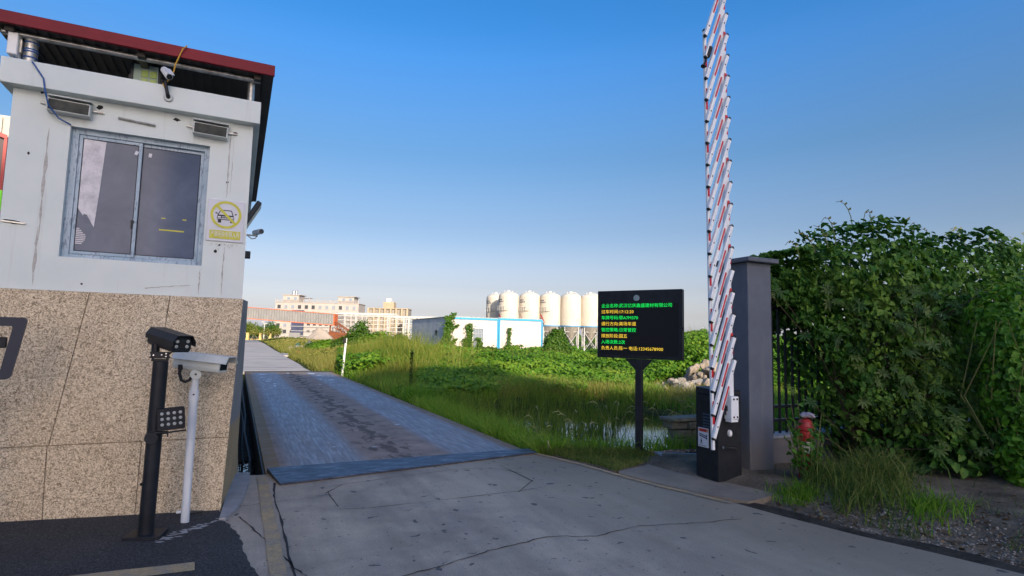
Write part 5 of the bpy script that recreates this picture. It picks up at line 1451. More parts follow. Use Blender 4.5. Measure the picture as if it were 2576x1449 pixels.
penthouse(3.4, 11.6, 4.0); penthouse(32.0, 40.2, 3.6)
mb = MB(); mb.box(12.4, 17.0, 1.5, 7, H + 2.6, H + 2.8); mb.box(16.6, 17.0, 1.5, 2.0, H + .353, H + 2.597); mb.build('pergola', MT['conc_white'], ap)
for x in (7.6, 9.1):
    mb = MB(); mb.lathe([(.62, 0), (.62, 2.2), (.1, 2.5)], (x, 4, H + 4.31), 14); mb.build('water_tank', MT['chrome'], ap, smooth=True)
wsrc = {}
rr = random.Random(6)
zs = [16.2, 13.0, 9.8, 6.6, 3.4]
def window(kind, w_, h_):
    mb = MB(); f = .12
    mb.box(-w_ / 2, w_ / 2, -.05, -.003, -h_ / 2, h_ / 2, 0)
    for b in ((-w_ / 2, -w_ / 2 + f, -h_ / 2, h_ / 2), (w_ / 2 - f, w_ / 2, -h_ / 2, h_ / 2), (-w_ / 2 + f, w_ / 2 - f, h_ / 2 - f, h_ / 2), (-w_ / 2 + f, w_ / 2 - f, -h_ / 2, -h_ / 2 + f), (-.05, .05, -h_ / 2 + f, h_ / 2 - f), (-w_ / 2 + f, -.05, h_ * .15, h_ * .15 + .08)):
        mb.box(b[0], b[1], -.10, -.053, b[2], b[3], 1)
    mb.box(-w_ / 2 - .1, w_ / 2 + .1, -.22, -.003, -h_ / 2 - .14, -h_ / 2 - .02, 2)
    return mb.build('window', [MT[kind], MT['win_dark'] if kind == 'win_dark' else MT['conc_white'], MT['conc_white']], ap)
for zi, z in enumerate(zs + [.9]):
    for i in range(12):
        if z < 1 and i % 2: continue
        kd = rr.choice(['win_dark', 'win_dark', 'win_pale', 'win_half']) if z > 1 else 'win_dark'
        if kd == 'win_half': kd = 'win_pale'
        key = (kd, z < 1)
        loc = (1.95 + 3.52 * i, 0, z)
        if key not in wsrc: wsrc[key] = window(kd, 1.65, .7 if z < 1 else 1.85); wsrc[key].location = loc
        else: inst(wsrc[key], loc)
# unfinished block wrapped in netting, left of the sheds
ub = thing('netted_building', 'low unfinished block with dark blue netting and white rails under the conveyor', 'building', (*cs(-68.0, 184), 0), VIEW)
mb = MB(); mb.box(-1.5, 11.8, 0, 9, 0, 9.2); mb.build('wall', MT['conc_white'], ub)
mb = MB(); mb.box(-2.2, 1.6, -.6, -.05, 1.4, 9.6); mb.build('netting', MT['net_blue'], ub)
mb = MB()
for i in range(6): mb.box(-2.3, 11.8, -.72, -.62, 1.5 + i * 1.45, 1.62 + i * 1.45)
mb.build('rail', MT['steel_white'], ub)
for i in range(5):
    for j in range(3): MB().box(2.6 + i * 1.9, 3.6 + i * 1.9, -.05, -.003, 2.6 + j * 2.2, 3.3 + j * 2.2).build('window', MT['win_dark'], ub)
mb = MB(); mb.box(-2.6, 1.0, -1.2, -.73, 0, 2.4); mb.build('site_fence', MT['corrugated'], ub)
# beige frame block and pale frame block beyond the sheds
def frame_block(name, label, X, d, w, h, nx, nz, mat, back):
    t = thing(name, label, 'building', (*cs(X, d), 0), VIEW)
    mb = MB(); mb.box(.2, w - .2, 1.2, 8, 0, h - .1); mb.build('inner_wall', back, t)
    for i in range(nx + 1):
        x = (w - .6) * i / nx; MB().box(x, x + .6, 0, .6, 0, h).build('column', mat, t)
    for j in range(1, nz + 1):
        z = h * j / nz; MB().box(0, w, .61, 8.2, z - .25, z).build('floor_slab', mat, t)
    return t
fb = frame_block('unfinished_block', 'beige unfinished frame building with a roof box behind the sheds', -51.5, 205, 14.5, 12.0, 7, 4, MT['conc_beige'], MT['rock_dark'])
MB().box(5.4, 9.2, .8, 5, 12.005, 14.2).build('stair_tower', MT['conc_beige'], fb); MB().box(6.4, 8.0, 1.2, 4, 14.205, 15.5).build('roof_box', MT['plastic_white'], fb)
frame_block('unfinished_block', 'pale unfinished frame building between the conveyor and the beige one', -63.5, 205, 12.5, 9.6, 6, 4, MT['conc_white'], MT['corrugated'])
frame_block('unfinished_block', 'pale unfinished frame building nearest the cabins', -37.4, 198, 7.5, 8.6, 4, 3, MT['silo_paint'], MT['win_pale'])
# open sheds of white steel
def shed(label, X, d, w, h, n):
    t = thing('steel_shed', label, 'shed', (*cs(X, d), 0), VIEW)
    for i in range(n + 1): MB().box(w * i / n - .08, w * i / n + .08, 0, .16, 0, h).build('column', MT['steel_white'], t)
    for j in range(6): MB().box(-.2, w + .2, -.09, -.003, h - .35 - j * .85, h - .24 - j * .85).build('rail', MT['steel_white'], t)
    for i in range(9): MB().box(-.4, w + .4, i * 1.4 - .05, i * 1.4 + .05, h + .02 + .5 * (1 - abs(i - 4) / 4), h + .10 + .5 * (1 - abs(i - 4) / 4)).build('purlin', MT['steel_white'], t)
    mb = MB()
    for i in range(n * 2):
        x0 = w * i / (n * 2); x1 = w * (i + 1) / (n * 2)
        mb.tube([(x0, .05, h - .6), (x1, .05, h - .05)] if i % 2 else [(x0, .05, h - .05), (x1, .05, h - .6)], .035, 5)
    mb.build('truss', MT['steel_white'], t)
shed('open white steel shed behind the conveyor end', -36.6, 118, 11.5, 6.1, 5)
shed('open white steel shed behind the ribbed end of the cabins', -25.4, 118, 9.5, 5.6, 5)

# yellow gate posts, street light, low wall across the far road
for i, xx in enumerate((629.0, 661.0, 685.5)):
    t = thing('gate_post', ('yellow square gate post at the far road, next to the granite wall', 'yellow square gate post at the far road, beside the street light', 'yellow square gate post at the far road, next to the apartment block')[i], 'gate post', (*cs((xx - 1288) / 1442 * 160, 160), 0), VIEW, 'yellow posts across the far road')
    MB().box(-.32, .32, -.32, .32, 0, 1.85).build('shaft', MT['yellow_post'], t); MB().box(-.42, .42, -.42, .42, 1.853, 2.0).build('cap', MT['yellow_post'], t)
mb = MB(); mb.box(-16, 8, 0, .3, 0, .35)
tag(mb.build('low_wall', MT['yellow_post'], None, loc=(*cs(-74, 162), 0), rot=(0, 0, VIEW)), 'low yellowish wall running between the far gate posts', 'wall')
t = thing('street_lamp', 'white street lamp with short twin arms behind the far gate posts', 'street lamp', (*cs((669 - 1288) / 1442 * 175, 175), 0), VIEW)
MB().tube([(0, 0, 0), (0, 0, 5.0)], [.2, .12], 8).build('pole', MT['steel_white'], t)
MB().tube([(-.6, 0, 5.3), (0, 0, 4.6), (.6, 0, 4.9)], .1, 6).build('arm', MT['steel_white'], t)
MB().box(-1.0, .2, -.2, .2, 5.3, 5.5).box(.1, 1.0, -.2, .2, 4.8, 5.0).build('lamp_head', MT['steel_white'], t)

# litter at the roadside beyond the weighbridge
P_ = lambda x, d: cs((x - 1288) / 1442 * d, d)
t = thing('plastic_drum', 'pale drum with a dark green lid among stones by the far road', 'drum', (*P_(755.5, 58), 0))
MB().lathe([(.26, 0), (.30, .2), (.28, .5), (.24, .58)], n=16).build('body', MT['bag'], t, smooth=True); MB().lathe([(.17, .583), (.17, .68), (.10, .82)], n=14).build('lid', M('lid_green', (.02, .10, .07), None), t)
mb = MB(); mb.box(-.5, .5, -.03, .03, -.42, .42)
tag(mb.build('metal_plate', MT['dark_grey'], None, loc=(*P_(787, 60), .55), rot=(R_(-25), R_(32), VIEW)), 'dark slanted metal plate propped among weeds by the far road', 'metal plate')
rr = random.Random(31)
for i, (x, s) in enumerate(((742, .45), (749, .5), (762, .42), (768, .5), (776, .34), (783, .4), (735, .3), (756, .36))):
    o = bpy.data.objects.new('pale_stone', rock_meshes[(i * 3 + 1) % 8]); COL.objects.link(o); xy = P_(x, 56.5 + rr.random()); o.location = (*xy, .15); o.scale = (s, s, s * .8); o.rotation_euler = (rr.random() * 6,) * 3
    tag(o, 'pale stone in the little heap around the green-lidded drum', 'stone', 'stones by the drum')
t = thing('fire_extinguisher', 'red fire extinguisher standing in the grass by the far road', 'fire extinguisher', (*P_(757.5, 46), 0))
MB().lathe([(.09, 0), (.095, .03), (.095, .30), (.04, .36), (.035, .40)], n=14).build('cylinder', MT['hydrant_red'], t, smooth=True); MB().box(-.05, .025, -.02, .02, .40, .46).build('valve', MT['black'], t)
t = thing('marker_post', 'thin white marker post leaning in tall grass at the weighbridge end', 'marker post', (4.05, 24.9, -.1))
MB().tube([(0, 0, 0), (.10, .03, 1.62)], .045, 8).build('post', MT['plastic_white'], t); MB().box(-.03, .09, -.05, .05, 1.42, 1.62).build('reflector', MT['black'], t)

# neighbour building past the booth
nb = thing('neighbour_shed', 'tall shed with a red steel frame and beige cladding behind the booth', 'building', (-4.24, 14, 0))
MB().box(-9, 0, .1, 9, 3.35, 5.75).build('upper_wall', MT['beige_sheet'], nb)
mb = MB()
for i in range(30): mb.box(-8.95 + i * .3, -8.83 + i * .3, .06, .0985, 4.9, 5.7)
mb.build('rib', MT['beige_sheet'], nb)
MB().prism([(-3, 3.4), (-.0, 3.4), (-.0, 5.26), (-.42, 5.66), (-3, 5.66)], .05, .095, 'y').build('dark_window', M('tinted', (.05, .025, .035), None, rough=.2), nb)
mb = MB(); mb.box(-.05, .0, -.02, .045, 3.36, 5.3); mb.box(-9, -.115, -.02, .045, 4.32, 4.42); mb.add([(-9, -.03, 8.2), (0, -.03, 5.25), (0, -.03, 5.33), (-9, -.03, 8.28)], [(0, 1, 2, 3)]); mb.build('red_frame', MT['red_steel'], nb)
MB().box(-9, .02, .0, 9, 0, 3.345).build('lower_wall', MT['brown_wall'], nb)
tag(MB().box(-.5, .0, -.03, -.0, 0, .40).build('neon_notice', MT['neon'], None, bevel=.01, loc=(-4.22, 13.95, 3.84)), 'bright lime green panel on the brown wall behind the booth', 'panel')

# ================================================================== VEGETATION
def unit(a): return a / np.linalg.norm(a, axis=1, keepdims=True)
def rnd(n, a, b): return RNG.uniform(a, b, n)
def sph(n):
    return unit(RNG.normal(size=(n, 3)))
def keep_field(x, y):
    ok = (x > np.where(y > 26.5, 3.55, 4.02)) & (y > 7.35)
    ok &= ~((x > 12.15) & (x < 19.1) & (y > 34.9) & (y < 43.9))
    return ok
def pond_q(x, y):
    return np.sqrt(((x - 7.5) / 3.7) ** 2 + ((y - 11.0) / 4.7) ** 2) + .18 * (vnoise(x, y, 2.3) - .5)

# --- the sheet of creeper: a rolling canopy height over the ground
def canopy(x, y):
    u = (x * CS - y * SN) / np.maximum(x * SN + y * CS, 1)
    d = x * SN + y * CS
    h = .30 + .55 * vnoise(x, y, 2.4) ** 1.4 + .28 * vnoise(x, y, .8)
    h = h * (.55 + .45 * sstep(18, 27, d))
    # bank on the far side of the pond, rising behind the notice board
    h = h + 1.35 * sstep(.17, .33, u) * sstep(19.5, 24, d)
    h = h + .05 * sstep(27, 36, d)
    return h * 1.0
# open field grass (shaded strip by the deck, then pale sunlit grass round the pond)
x, y = wedge(120000, 7.3, 26, -.36, .52, 1.0)
d = x * SN + y * CS; u = (x * CS - y * SN) / d
q = pond_q(x, y)
rk_ = np.hypot(x - 13.7, y - 14.6) > 1.5
m = rk_ & keep_field(x, y) & (q > 1.0 + .16 * (vnoise(x, y, .7) - .5)) & (RNG.random(len(x)) < np.clip(1.25 - .75 * sstep(17, 22, d), 0, 1)) & ((y > 9.2) | (x < 4.5))
x, y, d, u = x[m], y[m], d[m], u[m]
z = terrain_z(x, y) - .02
h = rnd(len(x), .20, .50) * (.45 + 1.1 * vnoise(x, y, .9)) * (1 + .3 * sstep(14, 20, d))
w = rnd(len(x), .007, .017) * (1 + .05 * (d - 8))
tint = .22 + .40 * RNG.random(len(x)) + .55 * (vnoise(x, y, .8) - .45) + .3 * (vnoise(x, y, 3.0) - .4) + np.where(RNG.random(len(x)) < .08, .45, 0)
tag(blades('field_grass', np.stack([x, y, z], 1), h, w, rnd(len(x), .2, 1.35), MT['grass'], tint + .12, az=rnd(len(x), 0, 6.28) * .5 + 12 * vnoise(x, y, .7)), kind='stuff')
# yellow grass between pond and creeper, its sunlit tone put into the colour
x, y = wedge(60000, 12.5, 22, -.02, .40, 1.0)
q = pond_q(x, y); m = (np.hypot(x - 13.7, y - 14.6) > 1.4) & keep_field(x, y) & (q > 1.0) & (RNG.random(len(x)) < sstep(14.5, 18, x * SN + y * CS) * (.35 + .9 * vnoise(x, y, 1.4)))
x, y = x[m], y[m]; z = terrain_z(x, y) - .02
tag(blades('yellow_grass', np.stack([x, y, z], 1), rnd(len(x), .25, .62), rnd(len(x), .009, .016), rnd(len(x), .1, .6), MT['yellow_grass'], .25 + .55 * RNG.random(len(x))), kind='stuff')
# reeds standing in the pond in clumps
n = 620; cxs = rnd(n, 4.8, 11.6); cys = rnd(n, 7.8, 15.6); q = pond_q(cxs, cys)
m = (q < 1.0) & (vnoise(cxs, cys, 1.1) + .35 * sstep(.35, 1.0, q) > .70)
cxs, cys = cxs[m], cys[m]; k = 16
x = np.repeat(cxs, k) + RNG.normal(0, .07, len(cxs) * k); y = np.repeat(cys, k) + RNG.normal(0, .07, len(cxs) * k)
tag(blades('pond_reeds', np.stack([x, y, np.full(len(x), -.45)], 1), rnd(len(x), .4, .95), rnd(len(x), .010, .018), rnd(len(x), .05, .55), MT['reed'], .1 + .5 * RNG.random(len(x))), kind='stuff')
# grass on the near bank, nodding seed heads over the water
n = 2500; x = rnd(n, 4.05, 7.3); y = bank_line(x) + np.abs(RNG.normal(0, .34, n))
m = (RNG.random(n) < .35 + .8 * vnoise(x, y, .5)) & ~((x > 6.0) & (x < 7.1) & (y < 7.2) & (y > 6.7)); x, y = x[m], y[m]
tag(blades('bank_grass', np.stack([x, y, terrain_z(x, y) - .02], 1), rnd(len(x), .14, .46), rnd(len(x), .008, .016), rnd(len(x), .25, 1.0), MT['grass'], .35 + .5 * RNG.random(len(x)), bend=.9), kind='stuff')
n = 7000; x = rnd(n, 3.98, 4.75); y = rnd(n, 7.2, 14.0)
m = (RNG.random(n) < .25 + .9 * vnoise(x, y, .6)) & (x > edge_x(y) + .05) & ((x < 4.32) | (y > 9.0)); x, y = x[m], y[m]
tag(blades('verge_grass', np.stack([x, y, np.maximum(terrain_z(x, y), -.25)], 1), rnd(len(x), .2, .6), rnd(len(x), .009, .018), rnd(len(x), .2, .9), MT['grass'], .4 + .5 * RNG.random(len(x))), kind='stuff')
n = 150; Vs = []; Fs = []; off = 0; tn = []
mb = MB()
for i in range(60):
    x0 = float(rnd(1, 4.05, 7.6)[0]); y0 = float(bank_line(x0)) + .05 + abs(float(RNG.normal(0, .5))); z0 = float(terrain_z(x0, y0)); a = float(rnd(1, 0, 6.28)[0]); hh = float(rnd(1, .5, .85)[0])
    dx, dy = math.cos(a), math.sin(a)
    mb.tube([(x0, y0, z0), (x0 + dx * .08, y0 + dy * .08, z0 + hh * .6), (x0 + dx * .2, y0 + dy * .2, z0 + hh * .93)], .0028, 3)
    mb.tube([(x0 + dx * .2, y0 + dy * .2, z0 + hh * .93), (x0 + dx * .26, y0 + dy * .26, z0 + hh * .98), (x0 + dx * .34, y0 + dy * .34, z0 + hh * .95)], [.004, .010, .003], 5)
tag(mb.build('seed_heads', M('seed_green', (.17, .20, .06), (.26, .25, .10), 5, .7)), kind='stuff')
# broad-leaved weeds along the deck edge and the bank
n = 9000; x = 4.1 + np.abs(RNG.normal(0, .55, n)); y = 7.5 + 9 * RNG.random(n) ** 1.4
m = (vnoise(x, y, .55) > .50) & ((x < 4.45) | (y > 9)) & (pond_q(x, y) > .95); x, y = x[m], y[m]
z = np.maximum(terrain_z(x, y), -.3) + (.06 + .42 * vnoise(x, y, .7)) * RNG.random(len(x)) ** .6
tag(leaves('verge_weeds', np.stack([x, y, z], 1), unit(np.stack([RNG.normal(0, .5, len(x)), RNG.normal(-.3, .5, len(x)), np.full(len(x), .9)], 1)), rnd(len(x), .035, .085), MT['vine'], .05 + .5 * RNG.random(len(x)), wid=.45), kind='stuff')
# short lawn in front of the notice board
n = 26000; x = rnd(n, 4.0, 6.2); y = rnd(n, 5.95, 7.55)
m = (x > edge_x(y) + .04 + .05 * vnoise(x, y, .2)) & (y > 6.0 + .36 * (x - 4.36) + .05 * vnoise(x, y, .15)) & (y < bank_line(x) + .08) & ((x < 5.35) | (y > 6.75)); x, y = x[m], y[m]
lawn_poly = [(4.12, 6.85), (4.24, 6.4), (4.32, 6.02), (4.45, 6.03), (5.40, 6.36), (5.6, 6.5), (6.25, 6.45), (6.35, 6.7), (5.7, 6.62), (5.2, 6.86), (4.1, 7.48)]
struct(sheet('lawn_soil', lawn_poly, .006, MT['dirt'], .5, False))
tag(blades('lawn_grass', np.stack([x, y, np.full(len(x), .0)], 1), rnd(len(x), .03, .085) * (1 + 1.2 * sstep(-.4, 0, y - bank_line(x))), rnd(len(x), .005, .009), rnd(len(x), .3, 1.1), MT['lawn'], .2 + .6 * RNG.random(len(x)) + .3 * (vnoise(x, y, .4) - .5)), kind='stuff')
# creeper leaves over the rough ground
x, y = wedge(150000, 15.5, 40, -.30, .64, .9)
d = x * SN + y * CS; u = (x * CS - y * SN) / d
lim = 17.3 + 3.2 * (vnoise(x, y, 2.2) - .5) + 3.0 * sstep(.02, .22, u) - 1.5 * sstep(-.22, -.1, u)
m = keep_field(x, y) & (d > lim) & (pond_q(x, y) > 1.05) & ~((u < -.16) & (d < 24)) & ~((np.hypot(x - 14.2, y - 14.8) < 1.9) | ((u > .25) & (u < .52) & (d < 20.6)))
x, y, d = x[m], y[m], d[m]
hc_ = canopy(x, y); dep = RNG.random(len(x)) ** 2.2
z = terrain_z(x, y) + hc_ * (1 - .75 * dep) + rnd(len(x), -.04, .06)
N = unit(np.stack([RNG.normal(0, .55, len(x)) - .1, RNG.normal(0, .55, len(x)) - .45, np.full(len(x), .85)], 1))
size = rnd(len(x), .085, .17) * (1 + .022 * (d - 16))
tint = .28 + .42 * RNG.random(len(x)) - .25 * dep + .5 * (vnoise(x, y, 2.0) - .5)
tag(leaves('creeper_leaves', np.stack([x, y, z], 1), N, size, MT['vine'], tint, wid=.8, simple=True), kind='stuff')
# shoots and grass blades breaking through the creeper
x, y = wedge(26000, 16.5, 36, -.30, .60, .9); d = x * SN + y * CS
m = keep_field(x, y) & (vnoise(x, y, 1.7) > .52) & (pond_q(x, y) > 1.05); x, y, d = x[m], y[m], d[m]
tag(blades('creeper_shoots', np.stack([x, y, terrain_z(x, y)], 1), canopy(x, y) * rnd(len(x), .7, 1.5) + .12, rnd(len(x), .012, .024), rnd(len(x), .1, .7), MT['reed'], .3 + .5 * RNG.random(len(x))), kind='stuff')
# tall reed grass at the end of the weighbridge
n = 16000; x = 4.4 + np.abs(RNG.normal(0, 2.4, n)); y = rnd(n, 22.0, 34.0)
m = keep_field(x, y) & (RNG.random(n) < .15 + 1.0 * vnoise(x, y, 1.3)); x, y = x[m], y[m]
hh = rnd(len(x), .9, 1.9) * (.6 + .7 * vnoise(x, y, 1.8)) * (.35 + .7 * sstep(4.3, 6.4, x)) * (.6 + .4 * sstep(22, 25.5, y))
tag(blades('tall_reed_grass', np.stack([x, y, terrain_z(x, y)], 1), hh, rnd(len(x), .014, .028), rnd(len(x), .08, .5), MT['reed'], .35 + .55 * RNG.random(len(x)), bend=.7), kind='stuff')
n = 30000; dd_ = 26.8 * (95 / 26.8) ** RNG.random(n); x = np.interp(dd_, [26, 45, 66, 112], [3.3, 3.5, 3.8, 4.6]) + .2 + np.abs(RNG.normal(0, 1, n)) * (1.2 + dd_ * .06); y = dd_
m = ~((y > 48.5) & (y < 60) & (np.abs(y - np.interp(x, [3.4, 9, 16], [52, 54, 58.5])) < 2.2)) & (RNG.random(n) < .3 + vnoise(x, y, 2.5)); x, y = x[m], y[m]
tag(blades('roadside_grass', np.stack([x, y, terrain_z(x, y)], 1), rnd(len(x), .3, .75) * (.5 + .8 * vnoise(x, y, 3.0)), rnd(len(x), .02, .04) * (y / 30) ** .7, rnd(len(x), .1, .7), MT['yellow_grass'], .1 + .6 * RNG.random(len(x))), kind='stuff')
# weeds along the far road
n = 60000; d = 34 * (150 / 34) ** RNG.random(n); u = rnd(n, -.47, -.12)
x, y = d * (u * CS + SN), d * (-u * SN + CS)
rd = np.interp(y, [26, 45, 66, 112, 165], [3.3, 3.5, 3.8, 4.6, 5.0])
m = (x > rd + .25) & ~((y > 48.5) & (y < 60) & (x > 3.2) & (x < 15.5) & (np.abs(y - np.interp(x, [3.4, 9, 16], [52, 54, 58.5])) < np.interp(x, [3.4, 9, 16], [3, 2, 1.6]))); m &= ~((x > 12.1) & (x < 19.2) & (y > 34.8) & (y < 44))
x, y, d = x[m], y[m], d[m]
hh = (.25 + .75 * vnoise(x, y, 4.0) ** 1.5) * (.5 + .6 * sstep(0, 6, x - 4))
z = terrain_z(x, y) + hh * RNG.random(len(x)) ** .6
N = unit(np.stack([RNG.normal(0, .6, len(x)), RNG.normal(-.5, .6, len(x)), np.full(len(x), .8)], 1))
tag(leaves('roadside_weeds', np.stack([x, y, z], 1), N, rnd(len(x), .12, .24) * (d / 40) ** .7, MT['yellow_grass'], .05 + .6 * RNG.random(len(x)) + .5 * (vnoise(x, y, 5) - .5), wid=.5, simple=True), kind='stuff')

# --- plants with a trunk and a crown of their own
def blob_leaves(n, blobs, size, rr_=.55):
    """leaf positions on the shells of several overlapping lobes: (cx, cy, cz, rx, ry, rz)"""
    P = []; N = []; D_ = []
    vol = np.array([b[3] * b[4] + b[4] * b[5] + b[3] * b[5] for b in blobs]); cnt = (n * vol / vol.sum()).astype(int)
    for b, c in zip(blobs, cnt):
        s = sph(c); r = 1 - RNG.random(c) ** 2.2 * rr_; r *= 1 + .55 * (vnoise(s[:, 0] * 2 + b[0] * 3, s[:, 2] * 2 + s[:, 1] + b[1], .45) - .5) + .35 * (vnoise(s[:, 0] * 2 + 9 + b[2], s[:, 2] * 2 - s[:, 1], .16) - .5); r = r + np.where(RNG.random(c) < .07, RNG.random(c) * .35, 0)
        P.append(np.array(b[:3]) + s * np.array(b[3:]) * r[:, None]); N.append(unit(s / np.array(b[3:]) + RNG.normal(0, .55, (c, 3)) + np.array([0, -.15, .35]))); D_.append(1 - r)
    return np.concatenate(P), np.concatenate(N), np.concatenate(D_)
def plant(name, label, cat, base, blobs, n, size, mat, trunk=None, group=None, wid=.7, simple=True, tb=.35):
    t = thing(name, label, cat, base, 0, group)
    P, N, dp = blob_leaves(n, blobs, size)
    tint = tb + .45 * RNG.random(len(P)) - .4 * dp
    o = leaves('crown', P, N, RNG.uniform(size * .7, size * 1.25, len(P)), mat, tint, t, wid=wid, simple=simple); o['kind'] = 'stuff'
    if trunk:
        mb = MB()
        for (pts, r) in trunk: mb.tube(pts, r, 7)
        mb.build('trunk', MT['bark'], t, smooth=True)
    return t
def gz(x, y): return float(terrain_z(x, y))
x0, y0 = P_(1402, 32.0)
plant('round_bush', 'dense round green bush at the corner of the blank cabin under the silos', 'bush', (x0, y0, .1), [(0, 0, 1.25, .62, .6, .85), (-.32, .1, .9, .45, .5, .7), (.36, -.1, .9, .45, .5, .7), (.05, 0, 1.75, .38, .4, .42)], 8000, .12, MT['bush'], [([(0, 0, -.1), (.05, 0, .6), (.0, 0, 1.0)], [.05, .04, .02])])
for i, (xp, dd, hgt, wd, lb_) in enumerate(((822, 50, .95, .8, 'broad dark bush beside the slanted metal plate'), (884, 46, 1.35, 1.1, 'tall feathery weed bush in front of the rusty hopper'), (910, 44, 2.4, .8, 'tallest pointed bush beyond the marker post'), (955, 44, 1.7, 1.3, 'spreading dark bush before the beige unfinished building'), (1005, 42, 1.5, 1.0, 'low bush close to the ribbed end of the cabins'), (800, 54, .8, .7, 'small bush at the edge of the stone litter by the far road'), (1048, 33.5, .95, .8, 'dark leafy clump at the foot of the ribbed cabin end'), (1095, 32.5, .8, .7, 'leafy clump under the ivy corner of the cabins'), (1222, 31.5, .9, .75, 'leafy mound below the barred cabin window'), (1290, 31.0, 1.0, .8, 'leafy mound at the joint between the two cabins'))):
    x0, y0 = P_(xp, dd); s = wd
    plant('wild_bush', lb_, 'bush', (x0, y0, gz(x0, y0)), [(0, 0, hgt * .5, s, s * .9, hgt * .52), (-.6 * s, .2, hgt * .38, s * .7, s * .6, hgt * .4), (.6 * s, -.1, hgt * .35, s * .75, s * .6, hgt * .38), (.1 * s, 0, hgt * .78, s * .5, s * .45, hgt * .28)], 4200, .11 + .0015 * dd, MT['bush' if i % 3 else 'vine'], [([(0, 0, 0), (.04, 0, hgt * .6)], [.05, .02])], 'wild bushes on the waste ground', .45 if i in (1, 2) else .7)
# dark single stalk standing in the shaded grass
t = thing('dark_stalk', 'single dark leafy stalk standing tall in the shaded grass', 'weed', (4.75, 16.9, gz(4.75, 16.9)))
MB().tube([(0, 0, 0), (.02, 0, .7), (.0, .02, 1.35)], [.010, .008, .004], 6).build('stem', MT['bark'], t)
n = 260; zz = rnd(n, .25, 1.35); a = rnd(n, 0, 6.28); r = .02 + .03 * RNG.random(n)
o = leaves('foliage', np.stack([r * np.cos(a), r * np.sin(a), zz], 1), unit(np.stack([np.cos(a), np.sin(a), np.full(n, .8)], 1)), rnd(n, .05, .085), MT['bush'], .0 + .2 * RNG.random(n), t, wid=.35, simple=True); o['kind'] = 'stuff'
# ivy on the cabins
def ivy(label, base, L, n, sz):
    t = thing('ivy', label, 'climbing plant', base, 0, 'ivy on the portable cabins')
    P = []
    for (xa, za, xb, zb, w) in L:
        m_ = int(n * abs(zb - za) / sum(abs(q[3] - q[1]) for q in L)); s = RNG.random(m_)
        ww = w * (.35 + .75 * vnoise(s * 6 + xa, np.full(m_, zb), .9))
        P.append(np.stack([xa + (xb - xa) * s + RNG.normal(0, 1, m_) * ww * .5, -.04 - np.abs(RNG.normal(0, .10, m_)), za + (zb - za) * s], 1))
    P = np.concatenate(P); N = unit(np.stack([RNG.normal(0, .5, len(P)), np.full(len(P), -1.0), RNG.normal(.45, .5, len(P))], 1))
    o = leaves('foliage', P, N, rnd(len(P), sz * .7, sz * 1.3), MT['bush'], .25 + .5 * RNG.random(len(P)), t, wid=.8, simple=True, droop=.8); o['kind'] = 'stuff'
    mb = MB()
    for (xa, za, xb, zb, w) in L: mb.tube([(xa, -.03, za - .6), ((xa + xb) / 2, -.04, (za + zb) / 2), (xb, -.03, zb)], .015, 4)
    mb.build('stem', MT['bark'], t)
ivy('thick ivy column climbing the corner between the ribbed end and the white front', (12.2, 35.0, 0), [(-.25, .5, -.05, 3.05, .42), (-.35, .5, .0, 2.6, .40), (-.1, 2.7, .3, 3.25, .25), (.1, 1.2, .45, 1.6, .18), (.15, 2.2, .6, 2.5, .14)], 1900, .12)
ivy('ivy strand climbing past the barred cabin window', (13.5, 35.0, 0), [(.0, .6, .1, 2.6, .40), (.05, .6, -.1, 1.6, .5), (.9, .6, .75, 1.7, .4)], 1100, .11)
ivy('thin ivy strand on the blank cabin wall', (16.42, 35.0, 0), [(-.05, .6, .05, 2.4, .20), (-.15, .6, .0, 1.3, .35)], 520, .10)

# --- hedge over the fence
hg = thing('vine_hedge', 'thick dark vine hedge smothering the black fence, curling shoots along its top', 'hedge', (8.5, 5.2, 0))
def htop(x): return np.interp(x, [6.1, 6.6, 7.1, 7.45, 7.9, 8.6, 9.6, 11, 13, 16], [2.66, 2.80, 2.98, 3.28, 3.30, 3.22, 3.22, 3.30, 3.35, 3.4]) + .22 * (vnoise(x, x * 0 + 3, .45) - .5)
def hfront(x, z):
    b = np.interp(x, [6.1, 6.55, 6.9, 7.4, 8.2, 9.5, 16], [5.32, 5.15, 4.75, 4.40, 4.20, 4.1, 4.1]) - .42 * sstep(1.3, .1, z) * sstep(7.0, 7.8, x)
    return b + .35 * (np.clip(z, 0, 4) / htop(x) - .45) ** 2 * 2.2 + .42 * (vnoise(x * 1.3 + z * .4, z * 1.3, .55) - .5)
def hbot(x): return np.interp(x, [6.1, 6.5, 6.75, 7.0, 7.3, 16], [2.42, 2.25, 1.75, .9, .12, .02])
n = 36000
x = 6.12 + 8.5 * RNG.random(n) ** 1.35; top = htop(x); bot = hbot(x)
z = bot + (top - bot) * RNG.random(n) ** .95; dep = RNG.random(n) ** 1.8
yf = hfront(x, z); y = yf + dep * (np.maximum(5.85 - yf, .2))
